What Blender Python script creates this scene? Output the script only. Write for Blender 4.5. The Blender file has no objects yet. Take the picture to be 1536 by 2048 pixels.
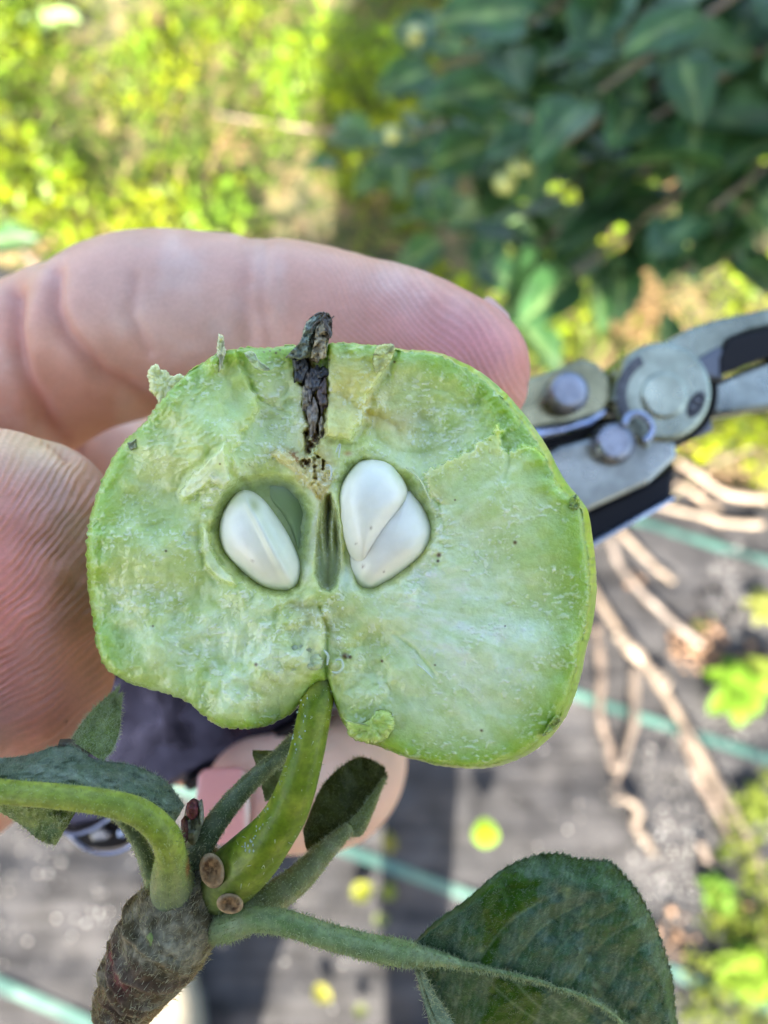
import bpy, math, random
import numpy as np
from mathutils import Matrix, Vector, Euler

# ------------------------------------------------------------------ camera, sky, sun, exposure
S = bpy.context.scene
COL = S.collection
CAM_H = 1.15
TILT = math.radians(25)
F = 1365.0                                   # focal length in pixels of the 1536 x 2048 photograph
cam_d = bpy.data.cameras.new('camera')
cam = bpy.data.objects.new('camera', cam_d)
COL.objects.link(cam)
cam.location = (0, 0, CAM_H)
cam.rotation_euler = (TILT, 0, 0)
cam_d.sensor_fit = 'AUTO'
cam_d.sensor_width = 36
cam_d.lens = 24
cam_d.clip_start = 0.003
cam_d.clip_end = 200
cam_d.dof.use_dof = True
cam_d.dof.focus_distance = 0.0412
cam_d.dof.aperture_fstop = 25
cam_d.dof.aperture_blades = 0
S.camera = cam

SUN_EL = math.radians(27.5)
SUN_AZ = math.radians(-5.7)                    # 0 = light travelling towards +Y
w = bpy.data.worlds.new('World')
S.world = w
w.use_nodes = True
nt = w.node_tree
sky = nt.nodes.new('ShaderNodeTexSky')
sky.sky_type = 'NISHITA'
sky.sun_disc = False
sky.sun_elevation = SUN_EL
sky.sun_rotation = math.pi - SUN_AZ
sky.air_density = 1.0
sky.dust_density = 3.0
sky.ozone_density = 0.3
bg = nt.nodes['Background']
nt.links.new(sky.outputs[0], bg.inputs[0])
bg.inputs[1].default_value = 0.05
sun_d = bpy.data.lights.new('sun', 'SUN')
sun_d.energy = 3.2
sun_d.angle = math.radians(0.5)
sun_d.color = (1.0, 0.90, 0.76)
sun = bpy.data.objects.new('sun', sun_d)
COL.objects.link(sun)
sun.rotation_euler = (math.pi / 2 - SUN_EL, 0, SUN_AZ)
S.view_settings.view_transform = 'Standard'
S.view_settings.look = 'None'
S.view_settings.gamma = 1
S.view_settings.use_curve_mapping = False
S.view_settings.exposure = 4.12
S.render.engine = 'CYCLES'
S.cycles.use_denoising = True
S.cycles.max_bounces = 6
S.cycles.sample_clamp_indirect = 6

random.seed(4)
RNG = np.random.default_rng(11)

# ------------------------------------------------------------------ helpers
R_CAM = np.array(Euler((TILT, 0, 0)).to_matrix())
C_CAM = np.array([0, 0, CAM_H])

def P(px, py, d):
    """pixel + depth (mm along the view axis) -> world point(s) in metres"""
    px = np.asarray(px, float); py = np.asarray(py, float); d = np.asarray(d, float)
    px, py, d = np.broadcast_arrays(px, py, d)
    v = np.stack([(px - 768) / F * d, -(py - 1024) / F * d, -d], -1) * 0.001
    return v @ R_CAM.T + C_CAM

def G(px, py, z=0.0):
    """pixel -> point on the plane at height z"""
    px = np.asarray(px, float); py = np.asarray(py, float)
    px, py = np.broadcast_arrays(px, py)
    v = np.stack([(px - 768) / F, -(py - 1024) / F, -np.ones(px.shape)], -1) @ R_CAM.T
    k = (CAM_H - z) / -v[..., 2]
    return v * k[..., None] + C_CAM

def srgb(r, g, b):
    c = np.array([r, g, b], float) / 255
    return np.where(c <= 0.04045, c / 12.92, ((c + 0.055) / 1.055) ** 2.4)

def hsh(ix, iy, seed):
    n = (ix.astype(np.int64) * 374761393 + iy.astype(np.int64) * 668265263 + seed * 1274126177) & 0xFFFFFFFF
    n = ((n ^ (n >> 13)) * 1274126177) & 0xFFFFFFFF
    n = (n ^ (n >> 16)) & 0xFFFFFF
    return n / float(0xFFFFFF)

def vnoise(x, y, seed=0):
    x0 = np.floor(x); y0 = np.floor(y)
    fx = x - x0; fy = y - y0
    fx = fx * fx * fx * (fx * (fx * 6 - 15) + 10); fy = fy * fy * fy * (fy * (fy * 6 - 15) + 10)
    a = hsh(x0, y0, seed); b = hsh(x0 + 1, y0, seed); c = hsh(x0, y0 + 1, seed); d = hsh(x0 + 1, y0 + 1, seed)
    return (a * (1 - fx) + b * fx) * (1 - fy) + (c * (1 - fx) + d * fx) * fy

def fbm(x, y, seed=0, octv=4):
    """about -1..1"""
    x = np.asarray(x, float); y = np.asarray(y, float)
    s = 0; a = 1.0; t = 0
    for o in range(octv):
        s = s + a * (vnoise(x, y, seed + o * 17) * 2 - 1)
        t += a * 0.6
        x = x * 2.03 + 11.3; y = y * 2.03 - 7.7
        a *= 0.5
    return s / t

def sst(a, b, x):
    t = np.clip((x - a) / (b - a), 0, 1)
    return t * t * (3 - 2 * t)

def mix(c, col, m):
    return c * (1 - m[..., None]) + np.asarray(col) * m[..., None]

def sdf(x, y, poly):
    """signed distance to a closed polygon, positive inside"""
    p = np.asarray(poly, float); q = np.roll(p, -1, 0)
    d = np.full(x.shape, 1e9); ins = np.zeros(x.shape, bool)
    for (ax, ay), (bx, by) in zip(p, q):
        ex, ey = bx - ax, by - ay
        wx, wy = x - ax, y - ay
        t = np.clip((wx * ex + wy * ey) / (ex * ex + ey * ey + 1e-9), 0, 1)
        d = np.minimum(d, (wx - ex * t) ** 2 + (wy - ey * t) ** 2)
        c = ((ay <= y) & (by > y)) | ((by <= y) & (ay > y))
        ins ^= c & (x < ax + (y - ay) / (by - ay + 1e-12) * ex)
    d = np.sqrt(d)
    return np.where(ins, d, -d)

def ldist(x, y, line):
    p = np.asarray(line, float)
    d = np.full(np.shape(x), 1e9)
    for (ax, ay), (bx, by) in zip(p[:-1], p[1:]):
        ex, ey = bx - ax, by - ay
        wx, wy = x - ax, y - ay
        t = np.clip((wx * ex + wy * ey) / (ex * ex + ey * ey + 1e-9), 0, 1)
        d = np.minimum(d, (wx - ex * t) ** 2 + (wy - ey * t) ** 2)
    return np.sqrt(d)

def gau(x, y, cx, cy, rx, ry, ang=0):
    a = math.radians(ang); c, s = math.cos(a), math.sin(a)
    u = (x - cx) * c + (y - cy) * s; v = -(x - cx) * s + (y - cy) * c
    return np.exp(-(u / rx) ** 2 - (v / ry) ** 2)

def catmull(pts, n):
    p = np.asarray(pts, float)
    p = np.vstack([2 * p[0] - p[1], p, 2 * p[-1] - p[-2]])
    m = len(p) - 3
    t = np.linspace(0, m - 1e-6, n)
    i = t.astype(int); f = (t - i)[:, None]
    a, b, c, d = p[i], p[i + 1], p[i + 2], p[i + 3]
    return 0.5 * (2 * b + (c - a) * f + (2 * a - 5 * b + 4 * c - d) * f ** 2 + (3 * b - a - 3 * c + d) * f ** 3)

def tag(o, label=None, cat=None, group=None, kind=None):
    if label: o['label'] = label
    if cat: o['category'] = cat
    if group: o['group'] = group
    if kind: o['kind'] = kind
    return o

def empty(name, loc, **k):
    o = bpy.data.objects.new(name, None)
    COL.objects.link(o)
    o.location = loc
    o.empty_display_size = 0.01
    return tag(o, **k)

def mesh(name, V, faces, mat, col=None, smooth=True):
    """faces: (n,3) or (n,4) array, or list of arrays"""
    me = bpy.data.meshes.new(name)
    V = np.asarray(V, float).reshape(-1, 3)
    if not isinstance(faces, list):
        faces = [faces]
    faces = [np.asarray(f, np.int32) for f in faces if len(f)]
    if len(V) == 0: return me
    me.vertices.add(len(V))
    me.vertices.foreach_set('co', V.ravel())
    nl = sum(f.size for f in faces); nf = sum(len(f) for f in faces)
    me.loops.add(nl); me.polygons.add(nf)
    me.loops.foreach_set('vertex_index', np.concatenate([f.ravel() for f in faces]))
    tot = np.concatenate([np.full(len(f), f.shape[1]) for f in faces])
    st = np.concatenate([[0], np.cumsum(tot)[:-1]])
    me.polygons.foreach_set('loop_start', st.astype(np.int32))
    me.polygons.foreach_set('use_smooth', np.full(nf, smooth))
    me.update(calc_edges=True)
    me.validate()
    if col is not None:
        a = me.color_attributes.new('Col', 'FLOAT_COLOR', 'POINT')
        c = np.ones((len(V), 4)); c[:, :3] = np.clip(np.broadcast_to(col, (len(V), 3)), 0, 1)
        a.data.foreach_set('color', c.ravel())
    if mat: me.materials.append(mat)
    return me

def obj(name, V, faces, mat, parent=None, col=None, smooth=True, origin=None, **k):
    V = np.asarray(V, float).reshape(-1, 3)
    org = np.array(parent.matrix_basis.translation) if parent is not None else (np.zeros(3) if origin is None else np.asarray(origin))
    if parent is not None and parent.parent is not None:
        org = org + np.array(parent.parent.matrix_basis.translation)
    o = bpy.data.objects.new(name, mesh(name, V - org, faces, mat, col, smooth))
    COL.objects.link(o)
    if parent is not None: o.parent = parent
    else: o.location = org
    return tag(o, **k)

def gridf(nu, nv, wrap=False, off=0):
    """quads of a grid stored as index u*nv+v ; wrap closes v"""
    u = np.arange(nu - 1)[:, None]; v = np.arange(nv if wrap else nv - 1)[None, :]
    v2 = (v + 1) % nv
    return (np.stack([u * nv + v, (u + 1) * nv + v, (u + 1) * nv + v2, u * nv + v2], -1).reshape(-1, 4) + off)

class MB:
    def __init__(s): s.V = []; s.F = []; s.C = []; s.n = 0
    def add(s, V, Fs, col=(1, 1, 1)):
        V = np.asarray(V, float).reshape(-1, 3)
        for f in (Fs if isinstance(Fs, list) else [Fs]):
            s.F.append(np.asarray(f, np.int32) + s.n)
        s.V.append(V); s.C.append(np.broadcast_to(col, (len(V), 3))); s.n += len(V)
    def build(s, name, mat, parent=None, **k):
        return obj(name, np.concatenate(s.V), s.F, mat, parent, col=np.concatenate(s.C), **k)

# ------------------------------------------------------------------ materials
def mat(name, rough=0.5, sss=0.0, sss_r=(1, 0.6, 0.4), sss_s=0.001, bump=(), coat=0.0, spec=0.5, metallic=0.0,
        color=None, var=(), transl=0.0, sheen=0.0, rvar=None, ior=None, transmission=0.0, alpha=None):
    """base colour = attribute Col (or color) * noise variations; bump = [(scale, strength, distance, detail)]"""
    m = bpy.data.materials.new(name)
    m.use_nodes = True
    n = m.node_tree; N = n.nodes; L = n.links
    b = N['Principled BSDF']
    tc = N.new('ShaderNodeNewGeometry')
    pos = tc.outputs['Position']
    if color is None:
        a = N.new('ShaderNodeVertexColor'); a.layer_name = 'Col'; c = a.outputs['Color']
    else:
        a = N.new('ShaderNodeRGB'); a.outputs[0].default_value = (*color, 1); c = a.outputs[0]
    for (sc, lo, hi, det) in var:
        t = N.new('ShaderNodeTexNoise'); t.inputs['Scale'].default_value = sc; t.inputs['Detail'].default_value = det
        L.new(pos, t.inputs['Vector'])
        r = N.new('ShaderNodeMapRange'); r.inputs[1].default_value = 0.3; r.inputs[2].default_value = 0.7
        r.inputs[3].default_value = lo; r.inputs[4].default_value = hi
        L.new(t.outputs['Fac'], r.inputs[0])
        x = N.new('ShaderNodeVectorMath'); x.operation = 'SCALE'
        L.new(c, x.inputs[0]); L.new(r.outputs[0], x.inputs['Scale']); c = x.outputs[0]
    L.new(c, b.inputs['Base Color'])
    b.inputs['Roughness'].default_value = rough
    if rvar:
        t = N.new('ShaderNodeTexNoise'); t.inputs['Scale'].default_value = rvar[0]; t.inputs['Detail'].default_value = 3
        L.new(pos, t.inputs['Vector'])
        r = N.new('ShaderNodeMapRange'); r.inputs[1].default_value = 0.35; r.inputs[2].default_value = 0.65
        r.inputs[3].default_value = rvar[1]; r.inputs[4].default_value = rvar[2]
        L.new(t.outputs['Fac'], r.inputs[0]); L.new(r.outputs[0], b.inputs['Roughness'])
    b.inputs['Metallic'].default_value = metallic
    b.inputs['Specular IOR Level'].default_value = spec
    b.inputs['Coat Weight'].default_value = coat
    b.inputs['Coat Roughness'].default_value = 0.12
    b.inputs['Sheen Weight'].default_value = sheen
    b.inputs['Transmission Weight'].default_value = transmission
    if sss:
        b.inputs['Subsurface Weight'].default_value = sss
        b.inputs['Subsurface Radius'].default_value = sss_r
        b.inputs['Subsurface Scale'].default_value = sss_s
    nrm = None
    for (sc, st, dist, det) in bump:
        t = N.new('ShaderNodeTexNoise'); t.inputs['Scale'].default_value = sc; t.inputs['Detail'].default_value = det
        L.new(pos, t.inputs['Vector'])
        q = N.new('ShaderNodeBump'); q.inputs['Strength'].default_value = st; q.inputs['Distance'].default_value = dist
        L.new(t.outputs['Fac'], q.inputs['Height'])
        if nrm: L.new(nrm, q.inputs['Normal'])
        nrm = q.outputs[0]
    if nrm:
        L.new(nrm, b.inputs['Normal'])
        if coat: L.new(nrm, b.inputs['Coat Normal'])
    if transl:
        tr = N.new('ShaderNodeBsdfTranslucent'); mx = N.new('ShaderNodeMixShader'); mx.inputs[0].default_value = transl
        sc_ = N.new('ShaderNodeVectorMath'); sc_.operation = 'MULTIPLY'; sc_.inputs[1].default_value = (1.3, 1.3, 0.6)
        L.new(c, sc_.inputs[0]); L.new(sc_.outputs[0], tr.inputs['Color'])
        L.new(b.outputs[0], mx.inputs[1]); L.new(tr.outputs[0], mx.inputs[2])
        L.new(mx.outputs[0], N['Material Output'].inputs['Surface'])
    return m

M_flesh = mat('apple_flesh', rough=0.38, sss=0.8, sss_r=(1.0, 1.0, 0.5), sss_s=0.0014, coat=0.4, spec=0.4,
              bump=[(2500, 0.25, 0.0002, 5), (8000, 0.5, 0.00006, 4)], var=[(1800, 0.95, 1.05, 5)], rvar=(2500, 0.15, 0.42))
M_skin_apple = mat('apple_skin', rough=0.32, coat=0.3, bump=[(6000, 0.2, 0.00005, 3)], var=[(1500, 0.8, 1.15, 5)])
M_seed = mat('seed_coat', rough=0.36, sss=0.45, sss_r=(1, 1, 0.8), sss_s=0.0012, coat=0.35, bump=[(1500, 0.2, 0.00015, 4), (7000, .25, .00003, 3)], var=[(700, 0.92, 1.04, 4)])
M_rot = mat('rotten_tissue', rough=0.3, coat=0.5, bump=[(3000, 0.7, 0.0002, 5), (9000, 0.5, 0.00008, 4)], var=[(3500, 0.45, 1.5, 5)])
M_hand = mat('skin', rough=0.46, sss=0.25, sss_r=(1.0, 0.35, 0.2), sss_s=0.0018, spec=0.35,
             bump=[(9000, 0.14, 0.00006, 3)], var=[(220, 0.88, 1.08, 5), (4000, 0.93, 1.05, 3)])
def add_ridges(m):
    n = m.node_tree; N = n.nodes; L = n.links; b = N['Principled BSDF']
    a = N.new('ShaderNodeAttribute'); a.attribute_name = 'Ridge'
    k = N.new('ShaderNodeAttribute'); k.attribute_name = 'RidgeAmt'
    t = N.new('ShaderNodeTexNoise'); t.inputs['Scale'].default_value = 1500; t.inputs['Detail'].default_value = 2
    g = N.new('ShaderNodeNewGeometry'); L.new(g.outputs['Position'], t.inputs['Vector'])
    ma = N.new('ShaderNodeMath'); ma.operation = 'MULTIPLY_ADD'; ma.inputs[1].default_value = 1.6
    L.new(t.outputs['Fac'], ma.inputs[0]); L.new(a.outputs['Fac'], ma.inputs[2])
    s_ = N.new('ShaderNodeMath'); s_.operation = 'SINE'; L.new(ma.outputs[0], s_.inputs[0])
    mu = N.new('ShaderNodeMath'); mu.operation = 'MULTIPLY'; L.new(s_.outputs[0], mu.inputs[0]); L.new(k.outputs['Fac'], mu.inputs[1])
    q = N.new('ShaderNodeBump'); q.inputs['Strength'].default_value = 1.0; q.inputs['Distance'].default_value = 0.00004
    L.new(mu.outputs[0], q.inputs['Height'])
    old = b.inputs['Normal'].links[0].from_socket
    L.new(old, q.inputs['Normal']); L.new(q.outputs[0], b.inputs['Normal'])
    c0 = b.inputs['Base Color'].links[0].from_socket
    mr = N.new('ShaderNodeMapRange'); mr.inputs[1].default_value = -1; mr.inputs[2].default_value = 1; mr.inputs[3].default_value = 0.86; mr.inputs[4].default_value = 1.06
    L.new(mu.outputs[0], mr.inputs[0])
    x = N.new('ShaderNodeVectorMath'); x.operation = 'SCALE'; L.new(c0, x.inputs[0]); L.new(mr.outputs[0], x.inputs['Scale']); L.new(x.outputs[0], b.inputs['Base Color'])
add_ridges(M_hand)
M_nail = mat('nail', rough=0.25, sss=0.2, sss_s=0.001, coat=0.4)
M_stem = mat('green_stem', spec=.2, rough=0.5, sss=0.25, sss_r=(0.7, 1, 0.3), sss_s=0.0008, coat=.15, bump=[(1500, 0.25, 0.0002, 4), (5000, 0.3, 0.00008, 3)], var=[(1800, 0.78, 1.2, 5), (5000, .9, 1.1, 2)])
M_bark = mat('twig_bark', spec=.2, rough=0.75, bump=[(2600, 0.8, 0.0002, 5), (9000, 0.5, 0.00008, 4)], var=[(2600, 0.6, 1.4, 5)])
M_leaf = mat('leaf_blade', rough=0.5, spec=0.28, transl=0.12, sheen=0.0, bump=[(2200, 0.35, 0.00015, 5), (7000, 0.4, 0.00007, 3)], var=[(1500, 0.8, 1.2, 5), (7000, 0.8, 1.2, 2)])
M_hair = mat('plant_hair', rough=0.6, transl=0.3)
M_steel = mat('steel', rough=0.3, metallic=0.9, bump=[(900, 0.15, 0.00005, 2), (120, .3, .0006, 2)], var=[(130, 0.5, 1.1, 3), (900, .85, 1.1, 2)], rvar=(200, 0.18, 0.42))  # broad tone noise imitates patchy reflections on the steel
M_black = mat('black_metal', rough=0.4, metallic=0.0, spec=0.18)
M_treeleaf = mat('tree_leaf', rough=0.42, spec=0.32, transl=0.18, var=[(60, 0.7, 1.25, 3)], bump=[(120, 0.4, 0.002, 3)])
M_wood = mat('wood', rough=0.8, bump=[(300, 0.5, 0.001, 4)], var=[(120, 0.7, 1.25, 4)])
M_weed = mat('weed_leaf', rough=0.55, spec=0.1, transl=0.4)
M_straw = mat('dry_straw', rough=0.55, spec=0.4, var=[(60, 0.8, 1.15, 3)], bump=[(300, 0.2, 0.0008, 2)])
M_cloth = mat('cloth', rough=0.9, var=[(300, 0.8, 1.2, 3)])
M_rubber = mat('shoe_rubber', rough=0.6, var=[(60, 0.85, 1.1, 3)])

# ground materials
def soil_material():
    m = bpy.data.materials.new('soil'); m.use_nodes = True
    n = m.node_tree; N = n.nodes; L = n.links; b = N['Principled BSDF']
    g = N.new('ShaderNodeNewGeometry')
    t = N.new('ShaderNodeTexNoise'); t.inputs['Scale'].default_value = 14; t.inputs['Detail'].default_value = 8
    L.new(g.outputs['Position'], t.inputs['Vector'])
    r = N.new('ShaderNodeValToRGB'); e = r.color_ramp.elements
    e[0].position = 0.35; e[0].color = (0.03, 0.035, 0.012, 1)
    e[1].position = 0.7; e[1].color = (0.16, 0.11, 0.055, 1)
    k = e.new(0.5); k.color = (0.06, 0.06, 0.02, 1)
    L.new(t.outputs['Fac'], r.inputs[0]); L.new(r.outputs[0], b.inputs['Base Color'])
    b.inputs['Roughness'].default_value = 0.95
    q = N.new('ShaderNodeBump'); q.inputs['Distance'].default_value = 0.01; L.new(t.outputs['Fac'], q.inputs['Height']); L.new(q.outputs[0], b.inputs['Normal'])
    return m

def fabric_material(base=(0.034, 0.034, 0.036), name='woven_fabric'):
    m = bpy.data.materials.new(name); m.use_nodes = True
    n = m.node_tree; N = n.nodes; L = n.links; b = N['Principled BSDF']
    g = N.new('ShaderNodeNewGeometry')
    mp = N.new('ShaderNodeMapping'); mp.inputs['Rotation'].default_value = (0, 0, math.radians(20)); L.new(g.outputs['Position'], mp.inputs['Vector'])
    wv = []
    for d in ('X', 'Y'):
        wt = N.new('ShaderNodeTexWave'); wt.bands_direction = d; wt.inputs['Scale'].default_value = 130; wt.inputs['Distortion'].default_value = 0.5
        L.new(mp.outputs[0], wt.inputs['Vector']); wv.append(wt)
    mu = N.new('ShaderNodeMath'); mu.operation = 'MULTIPLY'; L.new(wv[0].outputs['Fac'], mu.inputs[0]); L.new(wv[1].outputs['Fac'], mu.inputs[1])
    t = N.new('ShaderNodeTexNoise'); t.inputs['Scale'].default_value = 22; t.inputs['Detail'].default_value = 7
    L.new(mp.outputs[0], t.inputs['Vector'])
    # lighter and darker streaks along the weave
    mp2 = N.new('ShaderNodeMapping'); mp2.inputs['Rotation'].default_value = (0, 0, math.radians(20)); mp2.inputs['Scale'].default_value = (3, 60, 3)
    L.new(g.outputs['Position'], mp2.inputs['Vector'])
    t2 = N.new('ShaderNodeTexNoise'); t2.inputs['Scale'].default_value = 1.2; t2.inputs['Detail'].default_value = 4; L.new(mp2.outputs[0], t2.inputs['Vector'])
    ad = N.new('ShaderNodeMath'); ad.operation = 'ADD'; L.new(t.outputs['Fac'], ad.inputs[0]); L.new(t2.outputs['Fac'], ad.inputs[1])
    r = N.new('ShaderNodeMapRange'); r.inputs[1].default_value = 0.7; r.inputs[2].default_value = 1.3; r.inputs[3].default_value = 0.42; r.inputs[4].default_value = 1.6
    L.new(ad.outputs[0], r.inputs[0])
    r2 = N.new('ShaderNodeMapRange'); r2.inputs[3].default_value = 0.8; r2.inputs[4].default_value = 1.3; L.new(mu.outputs[0], r2.inputs[0])
    x = N.new('ShaderNodeVectorMath'); x.operation = 'SCALE'; x.inputs[0].default_value = base; L.new(r.outputs[0], x.inputs['Scale'])
    y = N.new('ShaderNodeVectorMath'); y.operation = 'SCALE'; L.new(x.outputs[0], y.inputs[0]); L.new(r2.outputs[0], y.inputs['Scale'])
    L.new(y.outputs[0], b.inputs['Base Color'])
    b.inputs['Roughness'].default_value = 0.5
    b.inputs['Specular IOR Level'].default_value = 0.1
    q = N.new('ShaderNodeBump'); q.inputs['Distance'].default_value = 0.0006; q.inputs['Strength'].default_value = 0.7
    L.new(mu.outputs[0], q.inputs['Height']); L.new(q.outputs[0], b.inputs['Normal'])
    return m

# ------------------------------------------------------------------ setting: soil, fabric, stripes
def sheet(name, x0, x1, y0, y1, nx, ny, zf, m, **k):
    X, Y = np.meshgrid(np.linspace(x0, x1, nx), np.linspace(y0, y1, ny), indexing='ij')
    V = np.stack([X, Y, zf(X, Y)], -1)
    return obj(name, V, gridf(nx, ny), m, **k)

soil = sheet('ground', -20, 20, -20, 20, 161, 161, lambda X, Y: fbm(X * 0.7, Y * 0.7, 3) * 0.004 - 0.006, soil_material(), kind='structure')

DIRS = np.array([0.94, -0.342])              # direction of the woven stripes on the ground
NRM = np.array([0.342, 0.94])
EDGE0 = 0.60 * 0.94 + 0.60 * 0.342           # offset of the cloth's far edge along NRM
def fab_z(X, Y):
    return 0.006 + 0.006 * fbm(X * 4 + 3, Y * 9 + 1, 5, 3) + 0.003 * fbm(X * 16, Y * 30, 8, 3)
def fabric():
    nu, nv = 260, 160
    u = np.linspace(-2.6, 2.6, nu)[:, None]; v = np.linspace(-2.2, 0, nv)[None, :]
    e = EDGE0 + 0.015 * fbm(u * 6, u * 0, 9, 3)
    v = v + e
    X = u * DIRS[0] + v * NRM[0]; Y = u * DIRS[1] + v * NRM[1]
    # the cloth stays whole here; a near-black patch laid over it makes the hole
    h = G(1428, 1212)
    Z = fab_z(X, Y)
    V = np.stack([X, Y, Z], -1).reshape(-1, 3)
    f = gridf(nu, nv)
    c = V[f].mean(1)
    return obj('weed_fabric', V, f, fabric_material(), kind='structure')
fab = fabric()
M_stripe = mat('stripe_thread', rough=0.5, color=(0.036, 0.088, 0.074), var=[(40, 0.8, 1.2, 3)], bump=[(900, 0.4, 0.0006, 2)])
M_hole = mat('torn_hole_dark', rough=1.0, spec=0.0, color=(0.008, 0.008, 0.009))  # near-black colour paints the darkness inside the hole
def stripe(p, q, wid, ext=1.2):
    a = G(*p)[:2]; b = G(*q)[:2]; d = (b - a) / np.linalg.norm(b - a); a = a - d * ext * (0.35 if ext else 0); b = b + d * ext
    n = np.array([-d[1], d[0]])
    t = np.linspace(0, 1, 160)[:, None, None]; s = np.linspace(-0.5, 0.5, 3)[None, :, None]
    XY = a + (b - a) * t + n * wid * s
    Z = fab_z(XY[..., 0], XY[..., 1]) + 0.0022
    V = np.concatenate([XY, Z[..., None]], -1)
    return obj('green_stripe', V, gridf(160, 3), M_stripe, fab)
stripe((1250, 1040), (1536, 1130), 0.016)
stripe((1110, 1380), (1536, 1520), 0.015)
stripe((640, 1680), (960, 1800), 0.015)
stripe((0, 1960), (190, 2048), 0.015, 0.6)
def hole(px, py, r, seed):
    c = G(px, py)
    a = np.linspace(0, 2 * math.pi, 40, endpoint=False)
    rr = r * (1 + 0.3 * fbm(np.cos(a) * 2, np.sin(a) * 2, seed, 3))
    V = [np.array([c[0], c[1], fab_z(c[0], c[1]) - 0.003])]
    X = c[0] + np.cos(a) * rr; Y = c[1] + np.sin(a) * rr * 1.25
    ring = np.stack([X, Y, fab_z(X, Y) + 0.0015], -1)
    obj('torn_hole_dark', np.vstack([V, ring]), np.stack([np.zeros(40, int), 1 + np.arange(40), 1 + (np.arange(40) + 1) % 40], -1), M_hole, fab)
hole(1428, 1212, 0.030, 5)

# ------------------------------------------------------------------ ground plants (stuff)
def rot_frames(n, tilt_lo, tilt_hi, rng):
    az = rng.uniform(0, 2 * np.pi, n); ti = rng.uniform(tilt_lo, tilt_hi, n)
    u = np.stack([np.cos(az) * np.cos(ti), np.sin(az) * np.cos(ti), np.sin(ti)], -1)          # leaf axis
    v = np.stack([-np.sin(az), np.cos(az), np.zeros(n)], -1)
    roll = rng.uniform(-0.7, 0.7, n)
    nn = np.cross(u, v)
    v = v * np.cos(roll)[:, None] + nn * np.sin(roll)[:, None]
    return u, v, np.cross(u, v)

def leaf_cloud(name, pos, size, aspect, cols, tilt=(-0.1, 1.1), rng=RNG, m=None, parent=None, bend=0.25, **k):
    n = len(pos)
    u, v, nn = rot_frames(n, tilt[0], tilt[1], rng)
    L_ = size[:, None]; W_ = (size * aspect)[:, None]
    p0 = pos; p1 = pos + u * L_ * 0.5 + v * W_ * 0.5 + nn * L_ * 0.02
    p2 = pos + u * L_ * 0.5 - v * W_ * 0.5 + nn * L_ * 0.02; pm = pos + u * L_ * 0.55 - nn * L_ * 0.08
    p3 = pos + u * L_ - nn * L_ * bend
    V = np.stack([p0, p1, pm, p2, p3], 1).reshape(-1, 3)
    b = np.arange(n)[:, None] * 5
    f = np.concatenate([b + [0, 1, 2], b + [1, 4, 2], b + [0, 2, 3], b + [2, 4, 3]])
    c = np.repeat(cols, 5, 0)
    return obj(name, V, f, m or M_weed, parent, col=c, smooth=True, **k)

def ground_cover():
    n = 175000
    x = RNG.uniform(-1.9, 1.9, n); y = RNG.uniform(-0.1, 3.4, n)
    off = x * NRM[0] + y * NRM[1]
    cl = fbm(x * 5, y * 5, 21, 4)                 # clump height / density
    dry = fbm(x * 3.2 + 9, y * 3.2, 44, 4)
    edge = EDGE0 + 0.05 * fbm(x * 9, y * 9, 3, 3) + 0.02
    dens = np.clip(0.60 + 0.95 * cl - 0.6 * np.clip(dry, 0, 1), 0.03, 1)
    keep = (off > edge) & (RNG.uniform(0, 1, n) < dens)
    x, y, cl, dry = x[keep], y[keep], cl[keep], dry[keep]
    n = len(x)
    z = RNG.uniform(0, 1, n) ** .7 * (0.02 + 0.10 * np.clip(cl + 0.35, 0, 1.2))
    hue = fbm(x * 8 + 5, y * 8, 77, 3) + RNG.normal(0, 0.35, n)
    c = np.empty((n, 3)); c[:] = (0.20, 0.30, 0.014)
    c = mix(c, (0.31, 0.36, 0.015), np.clip(hue, 0, 1))
    c = mix(c, (0.14, 0.26, 0.025), np.clip(-hue, 0, 1))
    c = mix(c, (0.27, 0.36, 0.12), (RNG.uniform(0, 1, n) < 0.08) * 1.0)
    c = mix(c, (0.30, 0.20, 0.11), ((dry + RNG.normal(0, 0.25, n)) > 0.9) * 1.0)
    c = c * RNG.uniform(0.45, 1.25, n)[:, None] * (0.6 + .25 * np.clip(cl, -1, 1))[:, None]
    size = RNG.uniform(0.010, 0.028, n) * (1 + 0.6 * (RNG.uniform(0, 1, n) < 0.08))
    leaf_cloud('ground_cover', np.stack([x, y, z], -1), size, RNG.uniform(0.3, 0.75, n), c, kind='stuff',
               label='low yellow green weeds and moss covering the soil beyond the woven cloth')
    # thin grass blades
    n = 26000
    x = RNG.uniform(-1.8, 1.8, n); y = RNG.uniform(0.1, 3.2, n)
    off = x * NRM[0] + y * NRM[1]
    k = (off > EDGE0 + 0.06) & (fbm(x * 4, y * 4, 91, 3) > -0.25)
    x, y = x[k], y[k]; n = len(x)
    g = RNG.uniform(0, 1, n)
    c = mix(np.tile((0.16, 0.26, 0.04), (n, 1)), (0.38, 0.30, 0.15), (g < 0.3) * 1.0) * RNG.uniform(0.7, 1.3, n)[:, None] * .6
    leaf_cloud('grass_blades', np.stack([x, y, np.full(n, 0.01)], -1), RNG.uniform(0.03, 0.09, n), RNG.uniform(0.03, 0.09, n), c,
               tilt=(0.2, 1.4), bend=0.3, kind='stuff', label='thin green and straw coloured grass blades among the weeds')
ground_cover()

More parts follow.
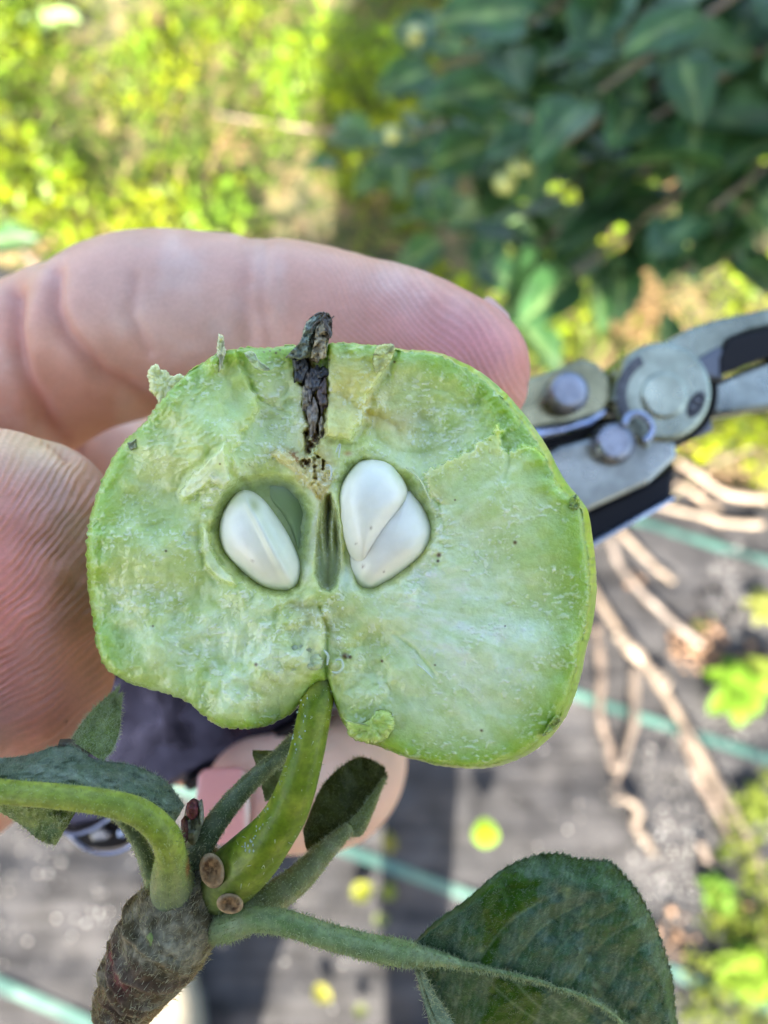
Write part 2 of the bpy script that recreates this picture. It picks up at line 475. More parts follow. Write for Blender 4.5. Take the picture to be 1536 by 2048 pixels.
def soil_patches():  # tan flakes stand in for patches of sunlit bare soil
    pts = []
    for (px, py, rad, n) in [(1268, 650, .075, 420), (1255, 590, .04, 120), (1300, 690, .05, 140), (470, 330, .05, 90), (230, 470, .10, 160), (60, 500, .08, 120), (300, 90, .05, 50), (1500, 440, .06, 60)]:
        c = G(px, py); a = RNG.uniform(0, 6.28, n); q = rad * np.sqrt(RNG.uniform(0, 1, n))
        pts.append(np.stack([c[0] + np.cos(a) * q, c[1] + np.sin(a) * q, RNG.uniform(.03, .065, n)], -1))
    p = np.concatenate(pts)
    c = mix(np.tile((0.27, 0.17, 0.09), (len(p), 1)), (0.36, 0.26, 0.13), RNG.uniform(0, 1, len(p))) * RNG.uniform(.6, 1.2, len(p))[:, None] * .75
    leaf_cloud('sunlit_soil_flakes', p, RNG.uniform(.008, .022, len(p)), RNG.uniform(.3, .7, len(p)), c, tilt=(-.2, .5), kind='stuff', label='tan flakes standing in for sunlit bare soil patches among the weeds')
soil_patches()

# moss and seedlings growing on the cloth, bottom right
def cloth_moss():
    pts = []; cols = []
    for (px, py, r, n) in [(1480, 1640, .035, 320), (1510, 1760, .03, 260), (1440, 1830, .035, 330), (1500, 1900, .045, 480), (1420, 1960, .04, 360), (1490, 2010, .05, 500),
                           (1380, 2020, .03, 160), (1530, 1560, .02, 120), (1450, 1700, .02, 140), (1560, 1820, .05, 400), (1410, 1770, .012, 60),
                           (1400, 1265, .02, 20)]:
        n = n // 3; c = G(px, py)
        a = RNG.uniform(0, 6.28, n); q = r * np.sqrt(RNG.uniform(0, 1, n)) * RNG.uniform(0.6, 1.3, n)
        p = np.stack([c[0] + np.cos(a) * q, c[1] + np.sin(a) * q, 0.01 + RNG.uniform(0, 0.02, n)], -1)
        pts.append(p)
        cc = mix(np.tile((0.17, 0.27, 0.03), (n, 1)), (0.28, 0.33, 0.05), RNG.uniform(0, 1, n)) * RNG.uniform(0.6, 1.2, n)[:, None] * .4
        cols.append(cc)
    p = np.concatenate(pts); c = np.concatenate(cols)
    leaf_cloud('moss', p, RNG.uniform(0.006, 0.014, len(p)), RNG.uniform(0.5, 0.9, len(p)), c, kind='stuff', label='small bright green moss and seedlings spilling over the cloth on the right')
cloth_moss()

def crumbs(name, spots, cols, size, m, label):
    B = MB()
    ico = np.array([[0, 0, 1], [0.9, 0, 0.3], [0.28, 0.85, 0.3], [-0.72, 0.53, 0.3], [-0.72, -0.53, 0.3], [0.28, -0.85, 0.3], [0, 0, -0.6]])
    fa = np.array([[0, 1, 2], [0, 2, 3], [0, 3, 4], [0, 4, 5], [0, 5, 1], [6, 2, 1], [6, 3, 2], [6, 4, 3], [6, 5, 4], [6, 1, 5]])
    for (px, py, r, n) in spots:
        c = G(px, py)
        for i in range(n):
            a = random.uniform(0, 6.28); q = r * math.sqrt(random.random())
            s = random.uniform(*size)
            x = c[0] + math.cos(a) * q; y = c[1] + math.sin(a) * q
            V = ico * s * np.array([random.uniform(.6, 1.4), random.uniform(.6, 1.4), random.uniform(.5, 1)]) + RNG.normal(0, s * 0.1, ico.shape)
            B.add(V + [x, y, float(fab_z(np.array(x), np.array(y))) + s * 0.6], fa, np.array(random.choice(cols)) * random.uniform(0.7, 1.2))
    B.build(name, m, kind='stuff', label=label)
M_grit = mat('grit', rough=0.12, spec=1.0)
crumbs('sand_grains', [(1440, 1560, .12, 220), (1350, 1740, .07, 180), (1480, 1160, .07, 120), (1200, 1650, .14, 50), (60, 1760, .12, 60), (150, 1720, .1, 40), (650, 1900, .1, 14), (1480, 1300, .08, 40)],
       [(0.5, 0.5, 0.5), (0.6, 0.58, 0.55), (0.3, 0.3, 0.3)], (0.001, 0.0022), M_grit, 'glinting grains of sand scattered over the woven cloth')
crumbs('soil_crumbs', [(1390, 1290, .05, 90), (1350, 1860, .03, 16), (1270, 1170, .02, 10), (1310, 1890, .02, 8), (1500, 1330, .04, 40), (1430, 900, .10, 90), (1510, 1870, .04, 20), (1400, 1310, .03, 40)],
       [(0.14, 0.08, 0.045), (0.18, 0.11, 0.065), (0.1, 0.06, 0.035)], (0.003, 0.008), M_wood, 'brown crumbs of soil and bark on the woven cloth')

# ------------------------------------------------------------------ tubes
def frames(C):
    T = np.gradient(C, axis=0); T /= np.linalg.norm(T, axis=1)[:, None] + 1e-12
    up = np.array([0.0, 0.3, 1.0]) if abs(T[0, 2]) < 0.9 else np.array([1.0, 0, 0])
    Nn = np.empty_like(C)
    n = np.cross(T[0], up); n /= np.linalg.norm(n); Nn[0] = n
    for i in range(1, len(C)):
        n = n - T[i] * np.dot(n, T[i]); n /= np.linalg.norm(n) + 1e-12; Nn[i] = n
    return T, Nn, np.cross(T, Nn)

def tube(C, r, n=16, rad=None, cap=True):
    """C (m,3) centres, r (m,) radii, rad(s,a)->relative factor. returns V, faces, s, a"""
    C = np.asarray(C, float); m = len(C); r = np.broadcast_to(r, (m,)).astype(float)
    T, A, B = frames(C)
    a = np.linspace(0, 2 * np.pi, n, endpoint=False)[None, :]
    s = np.linspace(0, 1, m)[:, None]
    ss, aa = np.broadcast_arrays(s, a)
    k = r[:, None] * (rad(ss, aa) if rad else 1)
    V = C[:, None, :] + k[..., None] * (np.cos(aa)[..., None] * A[:, None, :] + np.sin(aa)[..., None] * B[:, None, :])
    V = V.reshape(-1, 3); f = [gridf(m, n, True)]
    sx = ss.ravel(); ax = aa.ravel()
    if cap:
        V = np.vstack([V, C[0] - T[0] * r[0] * 0.35, C[-1] + T[-1] * r[-1] * 0.35])
        i = np.arange(n); j = (i + 1) % n
        f.append(np.stack([np.full(n, m * n), i, j], -1)); f.append(np.stack([np.full(n, m * n + 1), (m - 1) * n + j, (m - 1) * n + i], -1))
        sx = np.append(sx, [0, 1]); ax = np.append(ax, [0, 0])
    return V, f, sx, ax

def ptube(pts, n_s=60):
    """pts rows (px, py, depth mm, radius px) -> centres, radii (m)"""
    q = catmull(pts, n_s)
    return P(q[:, 0], q[:, 1], q[:, 2]), q[:, 3] * q[:, 2] / F * 0.001

# dry straw stems lying on the cloth: each a thing
def straw(pts, rpx, label, lift=0.010, col=(0.42, 0.31, 0.23), nodes=True):
    q = catmull(pts, 50)
    C = G(q[:, 0], q[:, 1], 0.012)
    C[:, 2] = fab_z(C[:, 0], C[:, 1]) + lift + 0.002 * np.sin(np.linspace(0, 7, 50))
    kk = np.linspace(0, 9, 50) + pts[0][0]
    C[:, 0] += .0015 * fbm(kk, kk * 0, 3, 3); C[:, 1] += .0015 * fbm(kk, kk * 0 + 5, 4, 3)
    r = rpx * 0.68 / F
    rr = np.full(50, r)
    if nodes: rr = r * (1 + 0.22 * np.exp(-((np.linspace(0, 1, 50) * 4.3 % 1 - 0.5) / 0.07) ** 2))
    sd = int(pts[0][0])
    rr = rr * (1 + .25 * fbm(kk * .5, kk * 0, 6, 3))
    V, f, s, a = tube(C, rr, 9, lambda s, a: 1 + 0.10 * fbm(s * 9 + sd, np.cos(a) + 3, sd, 2))
    c = np.tile(col, (len(V), 1)) * (0.27, .29, .30) * (1 + 0.25 * fbm(s * 14 + sd, np.sin(a) * 1.5, sd + 2, 3))[:, None]
    o = obj('dry_stem', V, f, M_straw, col=c, origin=C[0])
    tag(o, label, 'dry stem', 'dry plant stems lying on the woven cloth')
straw([(1170, 1150), (1215, 1235), (1290, 1330), (1350, 1420), (1395, 1500), (1450, 1600), (1500, 1700), (1560, 1850)], 15, 'longest pinkish dry stem running from the apple down to the right edge')
straw([(1235, 1270), (1262, 1300), (1310, 1345), (1335, 1372)], 24, 'thick knobbly dry node lying on the longest stem', col=(0.5, 0.38, 0.29), nodes=False)
straw([(1205, 1060), (1250, 1150), (1320, 1225), (1400, 1290)], 14, 'greyish dry stem sloping below the tool towards the brown crumbs', col=(0.34, 0.27, 0.23))
straw([(1222, 1050), (1270, 1100), (1345, 1165)], 13, 'short pale dry stem just under the black tool handle', col=(0.46, 0.35, 0.27))
straw([(1190, 1255), (1200, 1340), (1198, 1430), (1215, 1480), (1225, 1540)], 12, 'upright dry stem with a yellow top crossing the green stripe', col=(0.36, 0.26, 0.20))
straw([(1268, 1330), (1265, 1430), (1250, 1500), (1232, 1560), (1232, 1600)], 13, 'dry stem hanging beside the upright one and ending near a bend', col=(0.36, 0.27, 0.21))
straw([(1240, 1590), (1275, 1620), (1270, 1650), (1305, 1705)], 12, 'crooked lower dry stem ending above the large leaf', col=(0.44, 0.33, 0.25))
straw([(1362, 1460), (1385, 1530), (1430, 1620), (1468, 1690)], 12, 'dry stem running close beside the longest stem on its left', col=(0.40, 0.29, 0.22))
straw([(1398, 1685), (1412, 1715), (1425, 1735)], 12, 'shortest loose dry stem piece on sandy cloth', col=(0.38, 0.28, 0.22), nodes=False)
straw([(1310, 1010), (1390, 1030), (1460, 1045), (1520, 1050)], 13, 'dry stem lying along the edge of the cloth at right', col=(0.44, 0.33, 0.25))
straw([(1355, 925), (1400, 960), (1450, 985), (1536, 1000)], 17, 'broad pale dry stem beside the tool at the right edge', col=(0.5, 0.37, 0.28))
straw([(1350, 970), (1400, 1000), (1440, 1018)], 12, 'small dry stem end poking out below the broad one', col=(0.46, 0.33, 0.24), nodes=False)
straw([(1335, 1005), (1420, 935), (1500, 900)], 6, 'thin slanting straw across the broad pale stem', col=(0.55, 0.45, 0.28), nodes=False)
straw([(440, 262), (480, 268), (560, 280), (640, 290), (720, 300), (800, 300), (900, 306)], 7, 'thin bare stick lying across the weeds from sun into shade', lift=0.05, col=(0.5, 0.34, 0.27), nodes=False)
straw([(-10, 415), (30, 470), (60, 520), (95, 560)], 14, 'dry pinkish stalk lying in the weeds at the left edge', lift=0.04, col=(0.5, 0.34, 0.25))
straw([(590, 400), (640, 500), (700, 500)], 6, 'thin dead stalk in the shaded weeds behind the finger', lift=0.02, col=(0.2, 0.15, 0.1))

# small leaves on the cloth
def flat_leaf(px, py, lpx, wpx, ang, z, col, label, name='fallen_leaf', m=None, grp='small green leaves and seedlings on the cloth'):
    c = G(px, py, z)
    sc = np.linalg.norm(c - C_CAM) / F * 0.92
    t = np.linspace(0, 1, 15)[:, None]; s = np.linspace(-1, 1, 7)[None, :]
    wdt = np.sin(np.pi * np.clip(t, 0.0, 1) ** 0.8) ** 0.7
    u = (t - 0.5) * lpx * sc + 0 * s; v = s * wdt * wpx * 0.5 * sc
    a = math.radians(ang)
    X = u * math.cos(a) - v * math.sin(a); Y = u * math.sin(a) + v * math.cos(a)
    Z = np.abs(v) * 0.35 - (u / (lpx * sc)) ** 2 * lpx * sc * 0.35
    V = np.stack([X + c[0], Y + c[1], Z + z], -1)
    cc = np.tile(col, (15 * 7, 1)) * 0.5 * (1 + 0.2 * fbm(u * 200, v * 200, int(px), 3)).reshape(-1, 1)
    return obj(name, V, gridf(15, 7), m or M_weed, col=cc, origin=c, label=label, cat='leaf', group=grp)
flat_leaf(970, 1665, 52, 50, 90, 0.045, (0.36, 0.62, 0.03), 'single round bright yellow green leaflet with its shadow on the grey cloth')
flat_leaf(725, 1782, 44, 36, 20, 0.02, (0.30, 0.33, 0.04), 'largest yellow leaflet in the dark stripe below the hand')
flat_leaf(778, 1782, 32, 28, 70, 0.02, (0.22, 0.28, 0.05), 'dull green leaflet right beside the largest yellow one')
flat_leaf(762, 1840, 30, 24, 10, 0.02, (0.2, 0.25, 0.10), 'pale grey green leaflet under the pair of leaflets')
flat_leaf(645, 1988, 38, 28, -35, 0.02, (0.36, 0.36, 0.06), 'yellow leaflet near the bottom edge on the sunlit strip')
flat_leaf(778, 1683, 42, 30, 100, 0.02, (0.22, 0.22, 0.05), 'brownish yellow leaflet just below the curled finger')
flat_leaf(722, 2022, 26, 24, 0, 0.02, (0.14, 0.17, 0.06), 'dim green leaflet at the bottom edge right of the yellow one')
def seedling(px, py, n, lpx, wpx, z, col, label):
    c = G(px, py, z)
    t = empty('seedling', tuple(G(px, py, 0.0)), label=label, cat='seedling', group='green seedlings rooted along the cloth')
    sc = np.linalg.norm(c - C_CAM) / F
    Vt, f, s, a = tube(np.array([G(px, py, 0.003), (G(px, py, 0.003) + c) / 2 + [0.002, 0, 0], c]), 0.0012, 6)
    obj('stem', Vt, f, M_weed, t, col=np.array((0.2, 0.28, 0.08)))
    for i in range(n):
        a = 6.283 * i / n + random.uniform(-.3, .3)
        L_ = lpx * sc * random.uniform(.75, 1.15); W_ = wpx * sc * random.uniform(.8, 1.1)
        tt = np.linspace(0, 1, 9)[:, None]; ss = np.linspace(-1, 1, 5)[None, :]
        w_ = np.sin(np.pi * tt ** 0.85) ** 0.6
        u = tt * L_ + 0 * ss; v = ss * w_ * W_ / 2
        V = np.stack([c[0] + u * math.cos(a) - v * math.sin(a), c[1] + u * math.sin(a) + v * math.cos(a), c[2] + 0.3 * u - 0.5 * u ** 2 / L_ + abs(v) * .3 + random.uniform(0, .004) + 0 * u], -1)
        obj('leaf', V, gridf(9, 5), M_weed, t, col=np.array(col) * 0.45 * random.uniform(.8, 1.2))
seedling(1475, 1375, 7, 62, 42, 0.03, (0.24, 0.45, 0.04), 'bright lime green seedling at the right edge beside brown crumbs')
seedling(1535, 1350, 6, 40, 26, 0.03, (0.3, 0.40, 0.06), 'paler seedling half cut off by the right edge')
seedling(1530, 1215, 6, 36, 26, 0.02, (0.36, 0.40, 0.10), 'yellowish seedling at the right edge beside the torn hole')
seedling(1432, 1785, 5, 34, 24, 0.025, (0.2, 0.4, 0.05), 'small green seedling on the sandy cloth left of the moss')
seedling(1500, 1945, 7, 50, 40, 0.03, (0.26, 0.42, 0.04), 'rounded light green seedling low on the right between the moss')
seedling(1512, 1600, 6, 36, 18, 0.02, (0.28, 0.36, 0.06), 'feathery green sprig on the longest dry stem')

# ------------------------------------------------------------------ apple tree, upper right
def tree_leaf_mesh(seed):
    rg = np.random.default_rng(seed)
    nu, nv = 15, 9
    t = np.linspace(0, 1, nu)[:, None]; s = np.linspace(-1, 1, nv)[None, :]
    w_ = (np.sin(np.pi * t ** 0.8) ** 0.75) * 0.30 * (1 + 0.03 * np.sin(t * 60))
    x = t + 0 * s; y = s * w_
    z = np.abs(s) * w_ * rg.uniform(0.1, 0.6) - rg.uniform(0.1, 0.5) * t ** 2 * 0.5 + 0.02 * np.sin(t * 9 + np.abs(s) * 3) * np.abs(s) + 0.03 * fbm(t * 4 + seed, s * 2 + 0 * t, seed, 2)
    V = np.stack([x, y, z + 0 * x], -1).reshape(-1, 3)
    c = np.tile((0.022, 0.062, 0.020), (len(V), 1))
    vein = np.exp(-(s / 0.10) ** 2) + 0 * t
    c = mix(c, (0.13, 0.2, 0.08), (vein * 0.7).ravel())
    c *= (1 + 0.2 * fbm(x * 6, y * 9, seed, 3)).ravel()[:, None] * rg.uniform(0.85, 1.2)
    return mesh('leaf', V, gridf(nu, nv), M_treeleaf, c)
LEAFM = [tree_leaf_mesh(s) for s in range(6)]
def place_leaf(root, base, direction, length, roll, k):
    o = bpy.data.objects.new('leaf', LEAFM[k % 6]); COL.objects.link(o)
    o.parent = root
    x = Vector(direction).normalized(); z = Vector((0, 0, 1)) - x * x.z
    if z.length < 0.1: z = Vector((0, 1, 0)) - x * x.y
    z.normalize(); y = z.cross(x)
    m = Matrix((x, y, z)).transposed() @ Matrix.Rotation(roll, 3, 'X')
    o.rotation_euler = m.to_euler(); o.scale = (length,) * 3
    o.location = Vector(base) - root.location
    return o
def unripe(root, p, r):
    t = np.linspace(0, np.pi, 12)[:, None]; a = np.linspace(0, 2 * np.pi, 16, endpoint=False)[None, :]
    rr = r * (np.sin(t) ** 0.9 + 0 * a); zz = r * 0.9 * np.cos(t) - 0.25 * r * np.exp(-(np.sin(t) / 0.3) ** 2) * np.sign(np.cos(t)) + 0 * a
    V = np.stack([rr * np.cos(a), rr * np.sin(a), zz], -1) + np.asarray(p)
    obj('fruit', V, gridf(12, 16, True), M_skin_apple, root, col=np.array((0.20, 0.24, 0.07)))

trunk_base = Vector((1.15, 0.95, 0.0))
tree = empty('apple_tree', trunk_base, label='apple tree in shade with bluish green leaves reaching in from the upper right', cat='tree')
tp = np.array([[1.15, .95, -.02, .035], [1.13, .96, .4, .03], [1.08, .93, .8, .026], [1.05, .95, 1.2, .02], [1.08, .98, 1.7, .012]])
def wtube(root, name, pts, n=14, n_s=30, col=(0.16, 0.12, 0.10), m=None):
    q = catmull(pts, n_s)
    V, f, s, a = tube(q[:, :3], q[:, 3], n, lambda s, a: 1 + 0.08 * fbm(s * 15, np.cos(a) * 2, 7, 3))
    return obj(name, V, f, m or M_wood, root, col=np.array(col))
wtube(tree, 'trunk', tp)
# twigs end at points given by pixel + depth (mm)
ends = [(1300, 240, 520), (1010, 190, 640), (1180, 90, 560), (900, 330, 760), (1420, 420, 500), (1230, 480, 620), (1060, 420, 740), (1480, 60, 560),
        (1130, 560, 650), (760, 300, 950), (930, 40, 720), (1330, 590, 640), (1020, 620, 820), (1380, 160, 620), (880, 480, 950), (1500, 330, 560), (700, 330, 1100), (1250, 330, 700), (820, 150, 900), (980, 290, 620), (1110, 300, 560), (1060, 500, 660), (950, 440, 760), (1200, 180, 500), (1000, 80, 560)]
hub = [np.array((1.06, .95, z)) for z in (0.55, 0.75, 0.95)]
cnt = 0
for i, (px, py, d) in enumerate(ends):
    e = P(px, py, d)
    h = hub[0] if e[2] < 0.45 else (hub[1] if e[2] < 0.65 else hub[2])
    mid = (e + h) / 2 + np.array((0, 0.04, 0.05)) + RNG.normal(0, 0.02, 3)
    wtube(tree, 'branch', [[*h, .009], [*mid, .0045], [*(e * 0.8 + mid * 0.2), .0028], [*e, .0015]], 8, 24, (0.07, 0.06, 0.045))
    nl = 14
    for j in range(nl):
        a = 2.4 * j + i; up = random.uniform(-0.2, 0.75)
        q = 1.0 - 0.05 * j * 0.8
        b = e * q + mid * (1 - q)
        dr = Vector((math.cos(a), math.sin(a) , up * 0.6)) + Vector(e - mid).normalized() * 0.35
        L_ = random.uniform(0.055, 0.09)
        pb = Vector(b) + dr.normalized() * 0.02
        place_leaf(tree, pb, dr, L_, random.uniform(-0.7, 0.7), cnt); cnt += 1
for (px, py, d) in [(1040, 335, 600), (1010, 365, 610), (830, 70, 700), (785, 270, 850)]:
    unripe(tree, P(px, py, d), 0.0105)
# leaf of a lower branch at the left edge
tl = empty('sapling', tuple(G(-70, 470, 0)), label='dark leaf of a sapling cut off by the left edge above the thumb', cat='sapling')
e = P(-30, 490, 700)
wtube(tl, 'stem', [[*G(-70, 470, 0), .004], [*(G(-70, 470, 0) * .5 + e * .5 + (-.02, 0, 0)), .003], [*e, .002]], 8, 16)
for j, a in enumerate((0.1, 2.2, 4.1)):
    place_leaf(tl, e, Vector((math.cos(a), math.sin(a), 0.1)), 0.06, 0.2, j)
tl2 = empty('broad_leaf_plant', tuple(G(110, 80, 0)), label='pale broad leaved plant in the sun at the upper left corner', cat='plant')
cc0 = G(110, 80, 0)
for j in range(9):
    a = j * 2.4; L_ = random.uniform(.05, .09)
    t = np.linspace(0, 1, 12)[:, None]; s = np.linspace(-1, 1, 5)[None, :]
    w_ = np.sin(np.pi * t ** .9) ** .7 * L_ * .22
    u = t * L_ + 0 * s; v = s * w_
    V = np.stack([cc0[0] + u * math.cos(a) - v * math.sin(a), cc0[1] + u * math.sin(a) + v * math.cos(a), 0.03 + 0.7 * u - 6 * u ** 2 + abs(v) * .5], -1)
    obj('leaf', V, gridf(12, 5), M_weed, tl2, col=np.array((.26, .38, .16)) * random.uniform(.8, 1.2))

# added tree out of view, its crown shaped to shade the branches above
shade_tree_base = Vector((0.95, -0.55, 0))
shade_tree = empty('apple_tree', shade_tree_base, label='added unseen tree beside the photographer, its crown placed to shade the nearer branches', cat='tree')
wtube(shade_tree, 'trunk', [[.95, -.55, -.02, .04], [.93, -.56, .6, .035], [.85, -.55, 1.1, .028], [.7, -.55, 1.6, .015]])
for (x, y, z) in [(.2, -.5, 1.45), (.35, -.5, 1.6), (.25, -.55, 1.85), (.55, -.55, 1.7)]:
    wtube(shade_tree, 'branch', [[.86, -.55, 1.0, .014], [(x + .86) / 2, (y - .55) / 2, (z + 1.0) / 2, .01], [x, y, z, .004]], 8)
n = 15000
cen = np.array([(.17, -.5, 1.19, .085), (.27, -.5, 1.20, .09), (.19, -.50, 1.36, .13), (.31, -.50, 1.31, .13), (.25, -.50, 1.48, .13), (.16, -.52, 1.62, .15), (.33, -.52, 1.62, .20), (.45, -.5, 1.48, .16), (.25, -.55, 1.85, .22), (.55, -.55, 1.70, .2), (.8, -.5, 1.85, .22)])
k = RNG.integers(0, len(cen), n)
dv = RNG.normal(0, 1, (n, 3)); dv /= np.linalg.norm(dv, axis=1)[:, None]
pos = cen[k, :3] + dv * (cen[k, 3] * RNG.uniform(0, 1, n) ** 0.4)[:, None]
leaf_cloud('shade_foliage', pos, RNG.uniform(.05, .08, n), np.full(n, .6), np.tile((0.05, 0.12, 0.035), (n, 1)) * RNG.uniform(.7, 1.3, n)[:, None], m=M_treeleaf, parent=shade_tree, kind='stuff')

# ------------------------------------------------------------------ multi-tool
def prism(root, name, poly, d, thick, m, bev=0.25, col=(1, 1, 1)):
    """polygon in pixels at depth d (mm), extruded away from the camera by thick (mm), with a small bevel (mm)"""
    p = np.asarray(poly, float); q = [p]
    A = 0.5 * np.sum(p[:, 0] * np.roll(p[:, 1], -1) - np.roll(p[:, 0], -1) * p[:, 1])
    if A < 0: p = p[::-1]
    e = np.roll(p, -1, 0) - p; e /= np.linalg.norm(e, axis=1)[:, None]
    nn = np.stack([e[:, 1], -e[:, 0]], -1)             # outward
    vn = nn + np.roll(nn, 1, 0); vn /= np.maximum(np.sum(vn * nn, 1), 0.35)[:, None]
    b = bev * F / d
    rings = [(p - vn * b, d), (p - vn * b * .3, d + bev * .3), (p, d + bev), (p, d + thick)]
    mx = np.mean([r for r in p], 0)
    V = []
    for r, dd in rings:
        xy = (r - [768, 1024]) / F * d          # mm at depth d: straight extrusion along the view axis
        V.append(np.stack([xy[:, 0], -xy[:, 1], np.full(len(r), -dd)], -1))
    n = len(p)
    V = np.concatenate(V) * 0.001 @ R_CAM.T + C_CAM
    fs = gridf(4, n, True)
    me_name = name
    o = obj(name, V, [fs], m, root, smooth=False, col=np.array(col))
    # caps
    import bmesh
    bm = bmesh.new(); bm.from_mesh(o.data); bm.verts.ensure_lookup_table()
    bm.faces.new([bm.verts[i] for i in range(n)]); bm.faces.new([bm.verts[3 * n + i] for i in range(n)][::-1])
    bmesh.ops.recalc_face_normals(bm, faces=bm.faces)
    bmesh.ops.triangulate(bm, faces=[f for f in bm.faces if len(f.verts) > 4])
    bm.to_mesh(o.data); bm.free()
    return o
def circ(cx, cy, r, n=40, a0=0, a1=360, ry=None):
    a = np.radians(np.linspace(a0, a1, n, endpoint=(abs(a1 - a0) < 360)))
    return np.stack([cx + r * np.cos(a), cy + (ry or r) * np.sin(a)], -1)

tool = empty('multi_tool', tuple(P(1320, 790, 76)), label='steel folding pliers multi tool with round pivot held behind the cut fruit', cat='pliers')
M_steel_d = mat('steel_dark', rough=0.34, metallic=0.85, color=(0.13, 0.14, 0.16))
D = 76  # greenish and blue steel tints below paint reflected surroundings and sky
# jaws
prism(tool, 'jaw', [(1226, 742), (1262, 712), (1310, 692), (1380, 655), (1440, 636), (1560, 612), (1700, 600), (1700, 650), (1560, 652), (1500, 664), (1455, 685), (1442, 716), (1400, 728), (1425, 765), (1330, 860), (1232, 850)], D, 6, M_steel, .5, (.36, .39, .31))
prism(tool, 'jaw', [(1425, 766), (1480, 742), (1560, 712), (1700, 665), (1700, 790), (1560, 812), (1430, 832), (1418, 800)], D + 2, 6, M_steel, .5, (.33, .37, .34))
teeth = [(1440, 716), (1455, 683)]
for i in range(14):
    x = 1462 + i * 11; teeth += [(x, 678 - i * 2.6), (x + 5, 668 - i * 2.6)]
teeth += [(1700, 610), (1700, 690), (1560, 705), (1500, 728), (1440, 752)]
prism(tool, 'cutter_gap_dark', teeth, D - .5, 5, M_black, .2, (.012, .012, .014))  # black piece: cutter teeth plus the jaw gap's darkness in its colour
prism(tool, 'cutter_seat', [(1384, 722), (1440, 690), (1452, 700), (1448, 760), (1424, 760), (1400, 745)], D - 0.3, 6, M_steel_d, .4)
# pivot block
prism(tool, 'pivot_block', np.vstack([circ(1325, 783, 101, 30, -140, 100), [(1296, 900), (1240, 860), (1224, 800)]]), D - 1.5, 9, M_steel, .6, (.36, .40, .32))
prism(tool, 'pivot_pin', circ(1330, 790, 47, 36), D - 1.9, 3, M_steel, .35, (.40, .44, .35))
prism(tool, 'pivot_side', [(1340, 880), (1390, 868), (1424, 830), (1428, 862), (1360, 892)], D + 3, 9, M_steel_d, .4)
prism(tool, 'pivot_black_arc', np.vstack([circ(1325, 783, 104, 20, -42, 62), circ(1325, 783, 112, 20, 62, -42)]), D + .2, 4, M_black, .1, (.01, .01, .012))  # thin black arc along the pivot's right edge
# engraved arc and oval mark with small raised strokes
prism(tool, 'engraved_arc', np.vstack([circ(1325, 790, 92, 16, -120, -208), circ(1325, 790, 72, 16, -208, -120)]), D - 1.65, .5, M_black, .05, (.09, .10, .12))
for i in range(15):
    a = math.radians(-124 - i * 5.8)
    cx, cy = 1325 + 82 * math.cos(a), 790 + 82 * math.sin(a)
    t = np.array([math.cos(a), math.sin(a)]); s = np.array([-t[1], t[0]])
    w2 = 2.2 if i % 3 else 1.2
    prism(tool, 'engraved_letter', [np.array((cx, cy)) + t * 6 + s * w2, (cx, cy) + t * 6 - s * w2, (cx, cy) - t * 6 - s * w2, (cx, cy) - t * 6 + s * w2], D - 1.72, .3, M_steel, .03, (.2, .21, .22))
prism(tool, 'engraved_oval', [(1393 + 29 * math.cos(a) * math.cos(-1.1) - 15 * math.sin(a) * math.sin(-1.1), 808 + 29 * math.cos(a) * math.sin(-1.1) + 15 * math.sin(a) * math.cos(-1.1)) for a in np.linspace(0, 6.283, 24, endpoint=False)], D - 1.66, .5, M_black, .05, (.05, .055, .065))
for i in range(3):
    cx, cy = 1387 + i * 9, 815 - i * 14
    prism(tool, 'engraved_letter', [(cx - 5, cy - 5), (cx + 5, cy - 1), (cx + 4, cy + 3), (cx - 6, cy - 1)], D - 1.74, .3, M_steel, .03, (.2, .21, .22))
# arm plates and bolts
prism(tool, 'arm_plate', [(1040, 760), (1110, 738), (1165, 714), (1196, 726), (1222, 752), (1226, 800), (1208, 826), (1150, 846), (1060, 862), (900, 960), (860, 900)], D, 3, M_steel, .5, (.42, .41, .25))
prism(tool, 'arm_plate', [(1060, 930), (1120, 892), (1236, 860), (1300, 868), (1352, 884), (1356, 914), (1300, 966), (1170, 1026), (700, 1320), (640, 1230)], D - 1, 3, M_steel, .5, (.36, .39, .37))
for (x, y) in ((1137, 781), (1230, 884)):
    prism(tool, 'bolt', circ(x, y, 38, 32), D - 3.2, 3.5, M_steel, .5, (.40, .43, .50))
    prism(tool, 'bolt_washer', circ(x, y + 3, 43, 32), D - 1.8, 2, M_steel_d, .3)
# small hooked spring beside the lower bolt
hk = [(1247, 850), (1258, 832), (1280, 828), (1300, 846), (1302, 868), (1288, 884)]
q = catmull([[x, y, D - 3.2, 7] for x, y in hk], 30)
V, f, s, a = tube(P(q[:, 0], q[:, 1], q[:, 2]), 7 * D / F * .001, 10)
obj('spring_hook', V, f, M_steel, tool, col=np.array((.5, .6, .85)))
prism(tool, 'rim', [(1040, 862), (1130, 848), (1180, 836), (1214, 814), (1218, 822), (1186, 850), (1130, 868), (1050, 884)], D - .4, 2.4, M_steel, .4, (.55, .65, .9))  # pale blue strip painting the highlight along the plate's edge
prism(tool, 'gap_shade', [(1000, 870), (1130, 862), (1190, 842), (1222, 822), (1234, 850), (1150, 888), (1080, 905), (960, 960)], D + 3, 4, M_black, .2, (.012, .013, .016))  # black piece painting the darkness of the gap between the arms
